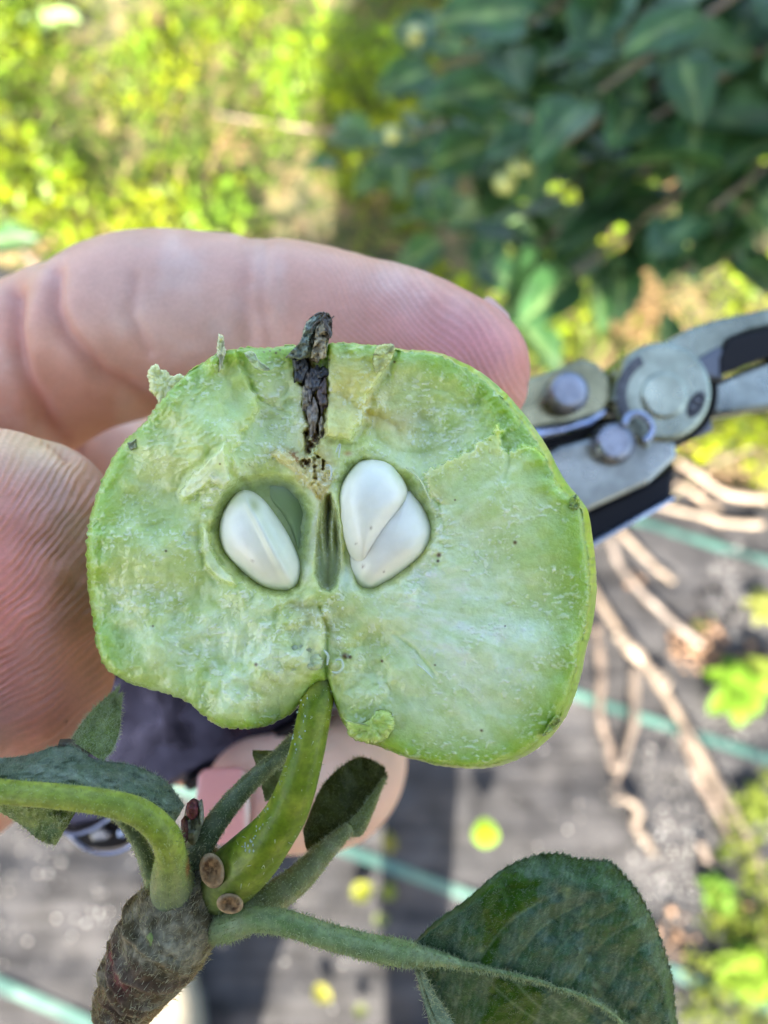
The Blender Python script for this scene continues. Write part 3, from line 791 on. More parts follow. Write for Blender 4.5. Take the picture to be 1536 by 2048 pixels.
# dark handle below the plates, all the way to the lower left, and its end
prism(tool, 'handle', [(1352, 930), (1346, 996), (1180, 1092), (600, 1452), (372, 1578), (300, 1500), (640, 1260), (1160, 1010), (1180, 1022), (1300, 964)], D + 1, 12, M_black, .6, (.012, .013, .018))
prism(tool, 'handle_edge_glint', [(1350, 990), (1352, 1000), (1182, 1098), (600, 1460), (372, 1586), (368, 1578), (598, 1449), (1178, 1088)], D - .2, 2, M_steel, .3, (.4, .48, .62))  # pale blue strip painting the glint along the handle's lower edge
E_ = 70
prism(tool, 'handle', [(640, 1180), (700, 1290), (590, 1448), (372, 1560), (235, 1640), (150, 1662), (80, 1650), (100, 1500), (260, 1300)], E_ + 3, 4, M_steel, .8, (.10, .10, .155))  # violet tint puts the sky's reflection into the steel colour
prism(tool, 'handle_side', [(700, 1300), (604, 1462), (380, 1585), (365, 1572), (590, 1452), (672, 1300)], E_ + 1.5, 5, M_black, .3, (.03, .025, .022))
prism(tool, 'handle_end', np.vstack([[(120, 1655), (160, 1640)], [(250, 1600), (300, 1640)], circ(205, 1655, 78, 14, 0, 150, 48)]), E_ + 4, 5, M_black, .6, (.012, .012, .014))
for pts in ([(120, 1662), (150, 1668), (190, 1655), (235, 1625), (260, 1605)], [(140, 1670), (170, 1696), (205, 1706), (245, 1700), (290, 1670)]):
    q = catmull([[x, y, E_ + 2.4, 4] for x, y in pts], 24)
    V, f, s, a = tube(P(q[:, 0], q[:, 1], q[:, 2]), 4 * E_ / F * .001, 8)
    obj('lanyard_loop', V, f, M_steel, tool, col=np.array((.45, .55, .8)))
prism(tool, 'inner_blade', [(178, 1668), (200, 1655), (225, 1668), (215, 1680), (185, 1684)], E_ + 3.2, 1, M_steel, .2, (.4, .42, .45))
prism(tool, 'inner_blade', [(235, 1660), (262, 1662), (256, 1676), (236, 1676)], E_ + 3.2, 1, M_steel, .2, (.5, .6, .85))

# ------------------------------------------------------------------ photographer: hand in detail, body behind the camera
person = empty('person', (-0.10, -0.42, 0), label='person in dark clothes holding the fruit and pliers, mostly behind the camera', cat='person')

def ell(c, r, n=20):
    t = np.linspace(0, np.pi, n)[:, None]; a = np.linspace(0, 2 * np.pi, 2 * n, endpoint=False)[None, :]
    r = np.broadcast_to(r, (3,))
    V = np.stack([r[0] * np.sin(t) * np.cos(a), r[1] * np.sin(t) * np.sin(a), r[2] * np.cos(t) + 0 * a], -1)
    return V.reshape(-1, 3) + c, gridf(n, 2 * n, True)

def camspace(px, py, d):
    return np.array([(px - 768) / F * d, -(py - 1024) / F * d, -d])

def chain(B, pts, n_s=40):
    """pts rows px, py, depth mm, radius mm (camera space millimetres), rounded ends"""
    q = catmull(pts, n_s)
    C = np.stack([(q[:, 0] - 768) / F * q[:, 2], -(q[:, 1] - 1024) / F * q[:, 2], -q[:, 2]], -1)
    V, f, s, a = tube(C, q[:, 3], 28)
    B.add(V, f)
    for i in (0, -1):
        V, f = ell(C[i], q[i, 3], 18); B.add(V, f)

def build_hand():
    B = MB()
    # index finger: tip, joints, base
    chain(B, [(905, 747, 55, 6.2), (800, 708, 56, 6.7), (640, 672, 58, 7.2), (480, 652, 60, 7.6), (330, 642, 62, 7.9), (235, 662, 63, 8.0)], 60)
    chain(B, [(235, 672, 64, 8.0), (120, 712, 66, 8.2), (-40, 800, 68, 9.2), (-250, 920, 72, 11), (-700, 1150, 82, 13)], 40)
    # thumb
    chain(B, [(-35, 1178, 49.5, 10.2), (-160, 1185, 50, 10.6), (-420, 1230, 53, 10.5), (-800, 1380, 62, 11.5), (-1100, 1560, 74, 15)], 50)
    for c, r in [((40, 1340, 49.5), 6.6), ((60, 1040, 49), 6.0), ((-20, 1090, 48.8), 8.4), ((-20, 1290, 49), 8.2)]:
        V, f = ell(camspace(*c), r, 22); B.add(V, f)
    # middle finger behind the tool, bent knuckle and tip in front of the handle
    chain(B, [(-500, 1150, 88, 11), (-150, 980, 88, 10), (180, 940, 90, 9.4), (420, 1100, 98, 8.8), (640, 1330, 98, 8), (700, 1500, 88, 7.4), (668, 1568, 78, 6.8), (590, 1580, 73, 6.3), (520, 1588, 71.5, 5.9)], 90)
    # ring and little finger further back
    chain(B, [(-700, 1300, 95, 11), (-300, 1180, 100, 10), (60, 1150, 104, 9.2), (300, 1250, 108, 8.4), (420, 1380, 104, 7.6), (380, 1470, 96, 7)], 60)
    chain(B, [(-800, 1450, 95, 10), (-400, 1400, 104, 8.8), (-100, 1380, 110, 7.8), (80, 1430, 108, 7), (60, 1520, 100, 6.6)], 50)
    # ball of the thumb, palm, wrist
    chain(B, [(-110, 1515, 66, 9.2), (-330, 1520, 70, 12), (-700, 1500, 78, 16), (-1100, 1600, 90, 20)], 40)
    chain(B, [(-200, 840, 76, 9), (-420, 940, 82, 12), (-800, 1200, 90, 18), (-1150, 1700, 100, 22), (-1350, 2300, 125, 24), (-1400, 3300, 165, 26)], 60)
    chain(B, [(-500, 1300, 96, 12), (-900, 1450, 100, 20), (-1300, 1700, 108, 22)], 30)
    me = mesh('hand', np.concatenate(B.V), B.F, M_hand)
    o = bpy.data.objects.new('hand_tmp', me); COL.objects.link(o)
    md = o.modifiers.new('r', 'REMESH'); md.mode = 'VOXEL'; md.voxel_size = 0.55; md.adaptivity = 0
    sm = o.modifiers.new('s', 'SMOOTH'); sm.iterations = 14; sm.factor = 0.5
    sb = o.modifiers.new('d', 'SUBSURF'); sb.levels = 1; sb.render_levels = 1
    dg = bpy.context.evaluated_depsgraph_get()
    ev = o.evaluated_get(dg); m2 = bpy.data.meshes.new_from_object(ev)
    n = len(m2.vertices)
    V = np.empty(n * 3); m2.vertices.foreach_get('co', V); V = V.reshape(-1, 3)
    Nn = np.empty(n * 3); m2.vertices.foreach_get('normal', Nn); Nn = Nn.reshape(-1, 3)
    bpy.data.objects.remove(o)
    d = -V[:, 2]; px = V[:, 0] / d * F + 768; py = -V[:, 1] / d * F + 1024
    front = sst(-0.15, 0.25, Nn[:, 2])
    h = np.zeros(n)
    # flexion creases
    inD = (d < 85) & (py < 960)
    deep = 0
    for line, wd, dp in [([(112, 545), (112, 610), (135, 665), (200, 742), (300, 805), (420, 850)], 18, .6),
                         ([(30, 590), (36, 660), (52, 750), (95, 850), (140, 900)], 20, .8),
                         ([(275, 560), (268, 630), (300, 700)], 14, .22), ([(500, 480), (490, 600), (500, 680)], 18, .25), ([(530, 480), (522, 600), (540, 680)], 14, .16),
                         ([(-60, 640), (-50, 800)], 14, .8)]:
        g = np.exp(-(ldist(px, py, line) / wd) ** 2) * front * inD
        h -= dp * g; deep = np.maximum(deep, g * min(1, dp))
    h += 0.7 * gau(px, py, 70, 690, 30, 90) * inD * front + 0.6 * gau(px, py, 210, 640, 80, 100) * inD * front
    # wrinkles on the thumb's tip and papillary ridges as real relief
    th = (d < 60) * sst(1.12, .96, np.hypot((px + 35) / 295, (py - 1180) / 345) + 2.0 * (px < -60) * 0) * (py > 820)
    arc = np.hypot(px + 430, py - 650) + 9 * fbm(px / 110, py / 110, 5, 2) + 1.5 * fbm(px / 30, py / 30, 15, 2)
    ph1 = arc / 15.0 * 2 * np.pi
    h += th * front * (0.10 * fbm(px / 60, py / 60, 12, 3) + 0.05 * fbm(arc / 22, np.arctan2(py - 650, px + 430) * 5, 13, 2))
    ix = (d < 70) & (py < 900) & (px > 560)
    arc2 = px * .82 - py * .57 + 30 * fbm(px / 200, py / 200, 8, 2)
    ph2 = arc2 / 12.5 * 2 * np.pi
    phase = np.where(ix, ph2, ph1)
    amt = np.clip(th * front * sst(-140, 0, px) * (0.65 + 0.5 * fbm(px / 50, py / 50, 19, 3)) * 0.9 + ix * front * 0.35 * sst(560, 760, px), 0, 1)
    h += 0.12 * fbm(px / 120, py / 120, 31, 3) * front
    V = V + Nn * h[:, None]
    # skin colour: pink pads, yellower sides, redder creases
    c = np.tile((0.56, 0.29, 0.21), (n, 1))
    c = mix(c, (0.60, 0.37, 0.30), np.clip(fbm(px / 90, py / 90, 3, 4), 0, 1))
    c = mix(c, (0.68, 0.25, 0.25), np.clip(0.95 * gau(px, py, 900, 720, 260, 120) * inD, 0, 1))
    c = mix(c, (0.52, 0.26, 0.24), np.clip(0.55 * gau(px, py, 700, 760, 300, 70) * inD, 0, 1))  # underside of the index finger: its shading put into the skin colour
    c = mix(c, (0.80, 0.27, 0.21), np.clip(th * 0.95 * gau(px, py, 0, 1200, 160, 260), 0, 1))
    c = mix(c, (0.72, 0.50, 0.28), np.clip(th * (0.9 * gau(px, py, 110, 880, 160, 60)), 0, 1))
    c = mix(c, (0.60, 0.22, 0.19), np.clip(th * 0.5 * gau(px, py, 60, 1400, 130, 70), 0, 1))
    c = mix(c, (0.55, 0.40, 0.34), np.clip(0.5 * gau(px, py, 320, 600, 220, 120) * inD, 0, 1))
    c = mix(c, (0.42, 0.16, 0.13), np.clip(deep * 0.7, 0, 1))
    mf = (d > 62) & (d < 90) & (py > 1400) & (px > 380)
    c = mix(c, (0.70, 0.47, 0.36), mf * 0.7)
    c = mix(c, (0.66, 0.30, 0.30), mf * 0.8 * gau(px, py, 460, 1620, 70, 80))
    for (x, y, r) in [(1058, 768, 5), (1052, 828, 4), (925, 900, 3), (134, 1444, 3), (180, 1040, 2)]:   # tiny brown specks
        c = mix(c, (0.16, 0.06, 0.04), np.exp(-((px - x) ** 2 + (py - y) ** 2) / r ** 2) * (d < 75))
    W = V * 0.001 @ R_CAM.T + C_CAM
    org = np.array(person.location)
    m2.vertices.foreach_set('co', (W - org).ravel())
    while m2.color_attributes: m2.color_attributes.remove(m2.color_attributes[0])
    a = m2.color_attributes.new('Col', 'FLOAT_COLOR', 'POINT')
    cc = np.ones((n, 4)); cc[:, :3] = np.clip(c, 0, 1); a.data.foreach_set('color', cc.ravel())
    for nm, arr in (('Ridge', phase), ('RidgeAmt', amt)):
        q = m2.attributes.new(nm, 'FLOAT', 'POINT'); q.data.foreach_set('value', np.asarray(arr, np.float32))
    m2.materials.clear(); m2.materials.append(M_hand)
    m2.polygons.foreach_set('use_smooth', np.ones(len(m2.polygons), bool)); m2.update()
    o = bpy.data.objects.new('hand', m2); COL.objects.link(o); o.parent = person
    return o
hand = build_hand()
# nail of the bent middle finger and the edge of the index nail
def nail(pc, uax, vax, L_, W_, d0, label, col):
    t = np.linspace(-1, 1, 15)[:, None]; s = np.linspace(-1, 1, 15)[None, :]
    k = np.clip(1 - np.abs(t) ** 6, 0, 1) ** .3
    x = t * L_ + 0 * s; y = s * W_ * k + 0 * t
    z = -(d0 + 0.030 * y ** 2 + 0.010 * x ** 2)
    cs = camspace(*pc)
    X = cs[0] + x * uax[0] + y * vax[0]; Y = cs[1] + x * uax[1] + y * vax[1]
    V = np.stack([X, Y, z], -1)
    c = np.tile(col, (225, 1))
    c = mix(c, (0.85, 0.78, 0.70), (sst(0.80, 0.9, t) + 0 * s).ravel())  # pale end band: painted reflection at the middle cuticle, index nail's own edge
    V2 = V.copy(); V2[..., 2] -= 0.4
    VV = np.concatenate([V.reshape(-1, 3), V2.reshape(-1, 3)]) * .001 @ R_CAM.T + C_CAM
    o = obj('nail', VV, [gridf(15, 15), gridf(15, 15, off=225)], M_nail, person, col=np.concatenate([c, c])); o['label'] = label
nail((448, 1610, 66), (1, 0.05), (-0.05, 1), 2.6, 3.6, 65.2, 'pink nail of the curled middle finger', (0.72, 0.36, 0.36))
nail((972, 640, 57), (0.72, -0.69), (0.69, 0.72), 1.6, 1.9, 57.5, 'edge of the index finger nail', (0.72, 0.5, 0.4))

# body behind the camera: one continuous skinned surface, then clothes around it
def skin_body(name, verts, edges, m, col, scale=1.0, root=0):
    me = bpy.data.meshes.new(name)
    me.from_pydata([v[:3] for v in verts], edges, [])
    o = bpy.data.objects.new(name, me); COL.objects.link(o)
    md = o.modifiers.new('skin', 'SKIN'); md.use_smooth_shade = True
    for i, v in enumerate(verts):
        me.skin_vertices[0].data[i].radius = (v[3] * scale, (v[4] if len(v) > 4 else v[3]) * scale)
        me.skin_vertices[0].data[i].use_root = (i == root)
    s = o.modifiers.new('sub', 'SUBSURF'); s.levels = 2; s.render_levels = 2
    dg = bpy.context.evaluated_depsgraph_get()
    m2 = bpy.data.meshes.new_from_object(o.evaluated_get(dg))
    bpy.data.objects.remove(o)
    n = len(m2.vertices); V = np.empty(n * 3); m2.vertices.foreach_get('co', V); V = V.reshape(-1, 3) - np.array(person.location)
    m2.vertices.foreach_set('co', V.ravel())
    a = m2.color_attributes.new('Col', 'FLOAT_COLOR', 'POINT'); c = np.ones((n, 4)); c[:, :3] = col; a.data.foreach_set('color', c.ravel())
    m2.materials.clear(); m2.materials.append(m); m2.update()
    o2 = bpy.data.objects.new(name, m2); COL.objects.link(o2); o2.parent = person
    return o2
BX, BY = -0.10, -0.42
wr = P(-1400, 3300, 165)
jn = [(BX, BY, .95, .13, .10), (BX, BY, 1.15, .125, .10), (BX, BY + .01, 1.33, .15, .11), (BX, BY + .01, 1.43, .07, .07), (BX, BY + .02, 1.5, .055, .055),
      (BX - .17, BY, 1.40, .055), (BX - .22, BY - .03, 1.10, .043), (wr[0], wr[1], wr[2], .027),
      (BX + .17, BY, 1.40, .055), (BX + .23, BY, 1.14, .043), (BX + .15, BY + .20, 1.16, .027), (BX + .10, BY + .28, 1.17, .03),
      (BX - .11, BY, .9, .085), (BX - .11, BY + .01, .5, .055), (BX - .11, BY, .10, .035), (BX - .16, BY + .12, .05, .035),
      (BX + .09, BY, .9, .085), (BX + .10, BY + .01, .5, .055), (BX + .11, BY, .10, .035), (BX + .15, BY + .12, .05, .035),
      (BX, BY + .05, 1.60, .085, .10), (BX, BY + .05, 1.68, .075, .09)]
ed = [(0, 1), (1, 2), (2, 3), (3, 4), (4, 20), (20, 21), (2, 5), (5, 6), (6, 7), (2, 8), (8, 9), (9, 10), (10, 11), (0, 12), (12, 13), (13, 14), (14, 15), (0, 16), (16, 17), (17, 18), (18, 19)]
skin_body('body', jn, ed, M_hand, (0.62, 0.42, 0.33), 0.92)
sh = [(*v[:3], *[r + .012 for r in v[3:]]) for v in jn[:4] + jn[5:7]]
el = np.array(jn[6][:3]); wv_ = np.array(jn[7][:3]); cu = el + (wv_ - el) * .72
shv = [(BX, BY, .84, .155, .12), (BX, BY, .98, .15, .115), (BX, BY, 1.15, .145, .115), (BX, BY + .01, 1.33, .165, .125), (BX, BY + .01, 1.44, .08, .08),
       (BX - .18, BY, 1.39, .075), (el[0], el[1], el[2], .062), (cu[0], cu[1], cu[2], .045),
       (BX + .18, BY, 1.39, .075), (BX + .23, BY, 1.14, .062), (BX + .17, BY + .15, 1.155, .045)]
skin_body('shirt', shv, [(0, 1), (1, 2), (2, 3), (3, 4), (3, 5), (5, 6), (6, 7), (3, 8), (8, 9), (9, 10)], M_cloth, (0.05, 0.06, 0.09))
skin_body('trousers', [(BX, BY, .96, .15, .12), (BX - .11, BY, .84, .10), (BX - .115, BY + .01, .5, .07), (BX - .115, BY, .12, .055), (BX + .09, BY, .84, .10), (BX + .105, BY + .01, .5, .07), (BX + .115, BY, .12, .055)],
          [(0, 1), (1, 2), (2, 3), (0, 4), (4, 5), (5, 6)], M_cloth, (0.03, 0.04, 0.07))
skin_body('hair', [(BX, BY + .02, 1.60, .10, .11), (BX, BY + .035, 1.70, .095, .10), (BX, BY + .05, 1.745, .06, .07)], [(0, 1), (1, 2)], M_cloth, (0.05, 0.03, 0.02))
def shoe(x, y, ang, label):
    t = np.linspace(0, 1, 30)[:, None]; a = np.linspace(0, 2 * np.pi, 28, endpoint=False)[None, :]
    Lh = 0.28
    ww = 0.050 * (np.sin(np.pi * (0.06 + 0.88 * t)) ** 0.42) * (0.82 + 0.22 * t)
    hh = 0.035 + 0.045 * (1 - sst(0.1, 0.75, t)); hh = hh * np.clip(np.sin(np.pi * (0.04 + 0.92 * t)), 0, 1) ** 0.35
    sgn = np.sign(np.sin(a)); X = ww * np.cos(a) * np.abs(np.cos(a)) ** -0.25
    Zr = hh * np.abs(np.sin(a)) ** 0.75 * sgn
    Y = t * Lh - 0.10 + 0 * a
    Z = np.maximum(Zr + 0.03 + 0 * t, 0.008)
    X = np.nan_to_num(X) + 0 * t
    ca, sa = math.cos(ang), math.sin(ang)
    V = np.stack([x + X * ca - Y * sa, y + X * sa + Y * ca, Z], -1)
    c = np.tile((0.24, 0.21, 0.15), (30 * 28, 1))
    s_ = obj('shoe', V, gridf(30, 28, True), M_rubber, person, col=c); s_['label'] = label
    Vs = V.copy(); Vs[..., 2] = np.where(Z > 0.02, 0.020, 0.008)
    cx = V[..., 0].mean(1, keepdims=True); cy = V[..., 1].mean(1, keepdims=True)
    Vs[..., 0] = cx + (V[..., 0] - cx) * 1.06; Vs[..., 1] = cy + (V[..., 1] - cy) * 1.06
    o = obj('sole', Vs, gridf(30, 28, True), M_rubber, person, col=np.array((0.10, 0.11, 0.10)))
shoe(-0.275, -0.325, 0.18, 'beige rubber toe of the left shoe')
shoe(0.06, -0.46, -0.2, 'beige right shoe')

# ------------------------------------------------------------------ the phone that takes the picture, held just behind the lens
def build_phone():
    ph = empty('phone', tuple(np.array((-0.018, -0.052, 0.006)) @ R_CAM.T + C_CAM), label='dark phone taking the picture, held close above the cut fruit', cat='phone')
    def slab(name, x0, x1, y0, y1, z0, z1, rad, m, col):
        a = np.radians(np.arange(0, 360, 10.0))
        cx = np.where(np.cos(a) >= 0, x1 - rad, x0 + rad); cy = np.where(np.sin(a) >= 0, y1 - rad, y0 + rad)
        rings = []
        for z, k in ((z0, rad - .8), (z0 + .8, rad), (z1 - .8, rad), (z1, rad - .8)):
            rings.append(np.stack([cx + k * np.cos(a), cy + k * np.sin(a), np.full(36, z)], -1))
        V = np.concatenate(rings + [[((x0 + x1) / 2, (y0 + y1) / 2, z0)], [((x0 + x1) / 2, (y0 + y1) / 2, z1)]]) * .001 @ R_CAM.T + C_CAM
        i = np.arange(36); j = (i + 1) % 36
        obj(name, V, [gridf(4, 36, True), np.stack([np.full(36, 144), j, i], -1), np.stack([np.full(36, 145), 108 + i, 108 + j], -1)], m, ph, col=np.array(col), smooth=False)
    slab('phone_body', -54, 17, -126, 21, 3.0, 11, 11, M_black, (.02, .02, .025))
    slab('screen', -52, 15, -124, 19, 11.02, 11.6, 10, M_black, (.03, .04, .03))
build_phone()

# ------------------------------------------------------------------ the cut fruit
FD = 41.0                                    # depth of the cut face, mm
AC = (655.0, 1112.0)
OUT = [(655, 688), (700, 687), (745, 691), (783, 694), (800, 703), (840, 704), (880, 712), (925, 733), (965, 760), (1000, 793), (1040, 840), (1070, 880), (1095, 925),
       (1118, 968), (1140, 994), (1157, 1012), (1165, 1040), (1172, 1090), (1179, 1150), (1181, 1200), (1172, 1250), (1158, 1300), (1149, 1350), (1134, 1400), (1112, 1440),
       (1085, 1475), (1045, 1505), (1000, 1524), (940, 1533), (880, 1528), (820, 1514), (780, 1498), (745, 1484), (712, 1477), (692, 1455), (678, 1430), (668, 1400), (654, 1366), (632, 1366), (612, 1388),
       (588, 1420), (560, 1440), (510, 1455), (465, 1457), (430, 1450), (405, 1430), (380, 1408), (330, 1386), (280, 1373), (245, 1360), (215, 1338), (200, 1310), (190, 1260),
       (180, 1200), (175, 1150), (173, 1100), (178, 1050), (191, 1000), (215, 940), (243, 892), (265, 868), (290, 843), (310, 818), (322, 800), (345, 775), (380, 745), (425, 715),
       (440, 706), (490, 697), (530, 696), (575, 692), (620, 692)]
_o = catmull(OUT + OUT[:1], 4000)
_th = np.arctan2(_o[:, 1] - AC[1], _o[:, 0] - AC[0]); _r = np.hypot(_o[:, 1] - AC[1], _o[:, 0] - AC[0])
def rim(theta):
    k = np.argsort(_th); return np.interp(theta, _th[k], _r[k], period=2 * np.pi)

LP = [(410, 1062), (420, 1018), (445, 980), (480, 950), (515, 936), (560, 936), (600, 957), (622, 985), (632, 1020), (628, 1090), (614, 1150), (604, 1180), (575, 1196), (520, 1186), (470, 1156), (430, 1115)]
CP = [(642, 984), (664, 984), (676, 1020), (688, 1090), (688, 1140), (676, 1172), (660, 1186), (640, 1180), (626, 1150), (627, 1080), (636, 1020)]
RP = [(668, 965), (684, 925), (725, 900), (780, 915), (830, 945), (864, 1000), (876, 1050), (868, 1095), (838, 1135), (795, 1168), (745, 1192), (708, 1178), (692, 1130), (680, 1050)]
PR = [(848, 945), (880, 926), (930, 903), (975, 880), (995, 851), (1006, 862), (1003, 893), (1018, 902), (1048, 890), (1085, 902), (1112, 940), (1122, 972), (1150, 996), (1250, 1010), (1300, 1400), (1000, 1700), (760, 1560), (780, 1380),
      (760, 1240), (880, 1110), (890, 1040), (862, 985)]
FT = [(655, 670), (700, 660), (800, 660), (786, 700), (775, 735), (752, 765), (735, 790), (722, 850), (700, 880), (655, 868)]
FL = [(448, 888), (452, 925), (462, 960), (446, 975), (420, 962), (405, 975), (388, 990), (365, 999), (358, 988), (372, 962), (392, 942), (412, 930), (430, 905)]
LT = [(180, 700), (480, 680), (478, 705), (495, 745), (520, 790), (515, 830), (480, 870), (470, 905), (490, 940), (430, 975), (380, 1020), (300, 1030), (150, 1000)]
LW = [(465, 1172), (520, 1195), (552, 1212), (546, 1240), (553, 1262), (520, 1290), (470, 1315), (440, 1292), (400, 1262), (395, 1225), (440, 1212)]
LL = [(440, 1360), (470, 1335), (495, 1345), (505, 1372), (512, 1400), (490, 1440), (455, 1452), (432, 1430), (432, 1395)]
LR = [(500, 1320), (540, 1275), (585, 1235), (600, 1262), (640, 1300), (638, 1342), (600, 1345), (560, 1322), (548, 1350), (520, 1360)]
LF = [(405, 1055), (418, 1062), (422, 1100), (440, 1130), (462, 1150), (470, 1168), (440, 1160), (412, 1130), (404, 1095)]
BG = [(540, 908), (560, 898), (598, 912), (660, 920), (668, 950), (655, 985), (641, 1006), (628, 988), (604, 955), (575, 936)]
CAN = [(640, 640), (612, 730), (622, 790), (630, 850), (622, 905), (630, 960)]

def face_fields(x, y):
    h = np.zeros(x.shape)
    dl, dc, dr = sdf(x, y, LP), sdf(x, y, CP), sdf(x, y, RP)
    j1 = 5 * fbm(x / 22, y / 22, 41, 3)
    # base relief
    h += 0.5 * fbm(x / 110, y / 110, 1, 3) + 0.035 * fbm(x / 22, y / 30, 2, 3)
    rd = 1 - np.abs(fbm(x / 60 + y / 200, y / 30, 61, 3))
    h += 0.09 * (rd - 0.6) * sst(-.2, .5, fbm(x / 90, y / 90, 64, 2))
    h += 0.022 * fbm(x / 9, y / 9, 6, 3)
    dpr = sdf(x, y, PR) + j1 + 3 * fbm(x / 7, y / 7, 5, 2)
    pr = sst(-3, 4, dpr)
    # the lower right half is cut smooth, the rest torn
    smooth = sst(-10, 60, sdf(x, y, PR))
    h = h * (1 - 0.45 * smooth)
    up = gau(x, y, 900, 830, 190, 110, 35) + gau(x, y, 800, 860, 90, 70)
    h += -1.25 * np.clip(up, 0, 1) * (1 - pr) + 0.10 * pr
    dft = sdf(x, y, FT) + 0.8 * j1
    h += 0.45 * sst(-2, 5, dft) - 0.3 * np.exp(-((dft + 8) / 10) ** 2) * (y > 700)
    dlt = sdf(x, y, LT) + 1.5 * j1
    h += 0.5 * sst(-4, 12, dlt) * sst(1000, 880, y)
    lump = 1 - np.abs(fbm(x / 34 + y / 90, y / 26, 71, 3))
    h += .14 * (lump - .6) * (1 - smooth) * sst(-.3, .4, fbm(x / 120, y / 120, 72, 2))
    h += .26 * (1 - np.abs(fbm(x / 42, y / 46, 73, 2))) * (gau(x, y, 600, 1320, 90, 90) + gau(x, y, 460, 1400, 70, 50))
    h -= 0.8 * gau(x, y, 545, 820, 60, 90) + .35 * gau(x, y, 350, 1180, 90, 30, 10) - .4 * gau(x, y, 300, 1090, 70, 50) - .35 * gau(x, y, 400, 860, 60, 60)
    for P_, a, s in ((FL, 0.4, 4), (LW, 0.2, 26), (LL, 0.5, 26), (LR, 0.45, 24), (LF, 0.4, 5)):
        dd = sdf(x, y, P_) + 0.6 * j1
        h += a * sst(-s, s, dd) - (0.10 if s < 10 else .03) * np.exp(-((dd + s + 4) / 6) ** 2)
    h += .4 * gau(x, y, 752, 1445, 32, 26, -25) + 0.5 * gau(x, y, 700, 1462, 28, 18)
    h += 0.5 * gau(x, y, 425, 720, 12, 22)
    # creases
    for L_, wd, dp in (([(640, 1215), (655, 1260), (652, 1320), (655, 1365)], 5, .3), ([(540, 1195), (556, 1225), (548, 1262), (500, 1320)], 8, .12), ([(420, 1275), (465, 1273), (466, 1310)], 6, .08),
                       ([(790, 1270), (830, 1300), (870, 1350)], 5, .15), ([(1015, 900), (1018, 930), (1008, 960)], 7, .15), ([(655, 785), (680, 790), (720, 820), (790, 850), (800, 880)], 6, .1), ([(495, 760), (520, 800), (580, 830)], 5, .2),
                       ([(820, 1260), (880, 1300)], 6, .05)):
        h -= dp * np.exp(-(ldist(x, y, L_) / wd) ** 2)
    core = gau(x, y, 640, 1230, 70, 45)
    for (a, b, r, q) in ((618, 1193, 9, .25), (650, 1225, 9, .2), (632, 1275, 22, .4), (672, 1330, 10, .3), (625, 1350, 14, .3), (690, 1215, 12, .15)):
        h += q * gau(x, y, a, b, r, r)
    # flecks: tiny lifted flakes
    fl = sst(0.42, 0.62, fbm(x / 9, y / 6, 88, 2)) * sst(0.15, 0.5, fbm(x / 60, y / 60, 90, 3))
    fl2 = sst(0.55, 0.7, fbm(x / 5, y / 5, 98, 2)) * sst(0.0, 0.4, fbm(x / 50, y / 50, 92, 3))
    rimd = rim(np.arctan2(y - AC[1], x - AC[0])) - np.hypot(x - AC[0], y - AC[1])
    h += 0.05 * fl + 0.03 * fl2
    # cavities
    pit = lambda d, s0, s1, dep: dep * sst(s0, s1, d)
    dln = dl + 0.6 * j1; drn = dr + 0.6 * j1
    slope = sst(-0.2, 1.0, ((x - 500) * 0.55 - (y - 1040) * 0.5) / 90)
    h = h * (1 - sst(-2, 14, dln)) * (1 - sst(-2, 14, drn)) * (1 - sst(-1, 6, dc))
    h -= pit(dln, -6, 36, 1.3)
    h -= pit(drn, -6, 32, 1.3)
    h -= pit(dc, -2, 16, .9)
    dbg = sdf(x, y, BG) + .6 * j1
    h = h * (1 - sst(-2, 8, dbg)) + sst(-2, 8, dbg) * (.15 - .5 * sst(960, 1000, y) + .12 * fbm(x / 9, y / 9, 33, 3))
    h += sst(2, 8, dc) * 0.25 * np.sin(x / 3.2 + 1.5 * np.sin(y / 40)) * sst(1150, 1060, y)
    cn = ldist(x, y, CAN); wc = 17 + 9 * fbm(y / 30, x * 0, 3, 3) + 4 * sst(800, 700, y)
    can = sst(4, -6, cn - wc) * sst(955, 870, y + 50 * fbm(x / 9, y / 12, 83, 3))
    h -= can * (0.65 + 0.0) ; h += can * (0.55 * fbm(x / 16, y / 34, 13, 4) + 0.22 * fbm(x / 5, y / 9, 14, 3))
    # rim falls away a little
    h -= 0.32 * np.exp(-np.clip(rimd, 0, 99) / 7.0)
    # ------------- colour of the flesh
    n1 = fbm(x / 80, y / 80, 201, 5); n2 = fbm(x / 25, y / 18, 202, 4); n3 = fbm(x / 7, y / 7, 203, 3)
    c = np.tile(np.array((0.56, 0.66, 0.27)), x.shape + (1,))
    c = mix(c, (0.70, 0.77, 0.46), np.clip(0.35 * n1 + 0.28 * n2 + 0.15, 0, 1))
    c = mix(c, (0.44, 0.56, 0.14), np.clip(-0.4 * n1 - 0.25 * n2, 0, 0.8))
    # right side: cooler, milky
    milky = np.clip(gau(x, y, 960, 1280, 170, 150, 40) + 0.8 * gau(x, y, 850, 1190, 110, 60, 30) + 0.5 * gau(x, y, 900, 1020, 90, 70), 0, 1)
    ang = np.arctan2(y - 1180, x - 690); rr_ = np.hypot(y - 1180, x - 690)
    fib = fbm(ang * 16, rr_ / 130, 301, 4)
    c = mix(c, (0.76, 0.88, 0.70), np.clip(milky * (0.72 + 0.2 * n2 + .22 * fib), 0, 1))
    c = mix(c, (0.50, 0.66, 0.30), np.clip(0.45 * smooth * (1 - milky) - .3 * fib, 0, 1))
    c = mix(c, (0.74, 0.84, 0.62), np.clip(.3 * fib, 0, 1) * sst(60, 160, rr_) * (x > 640))
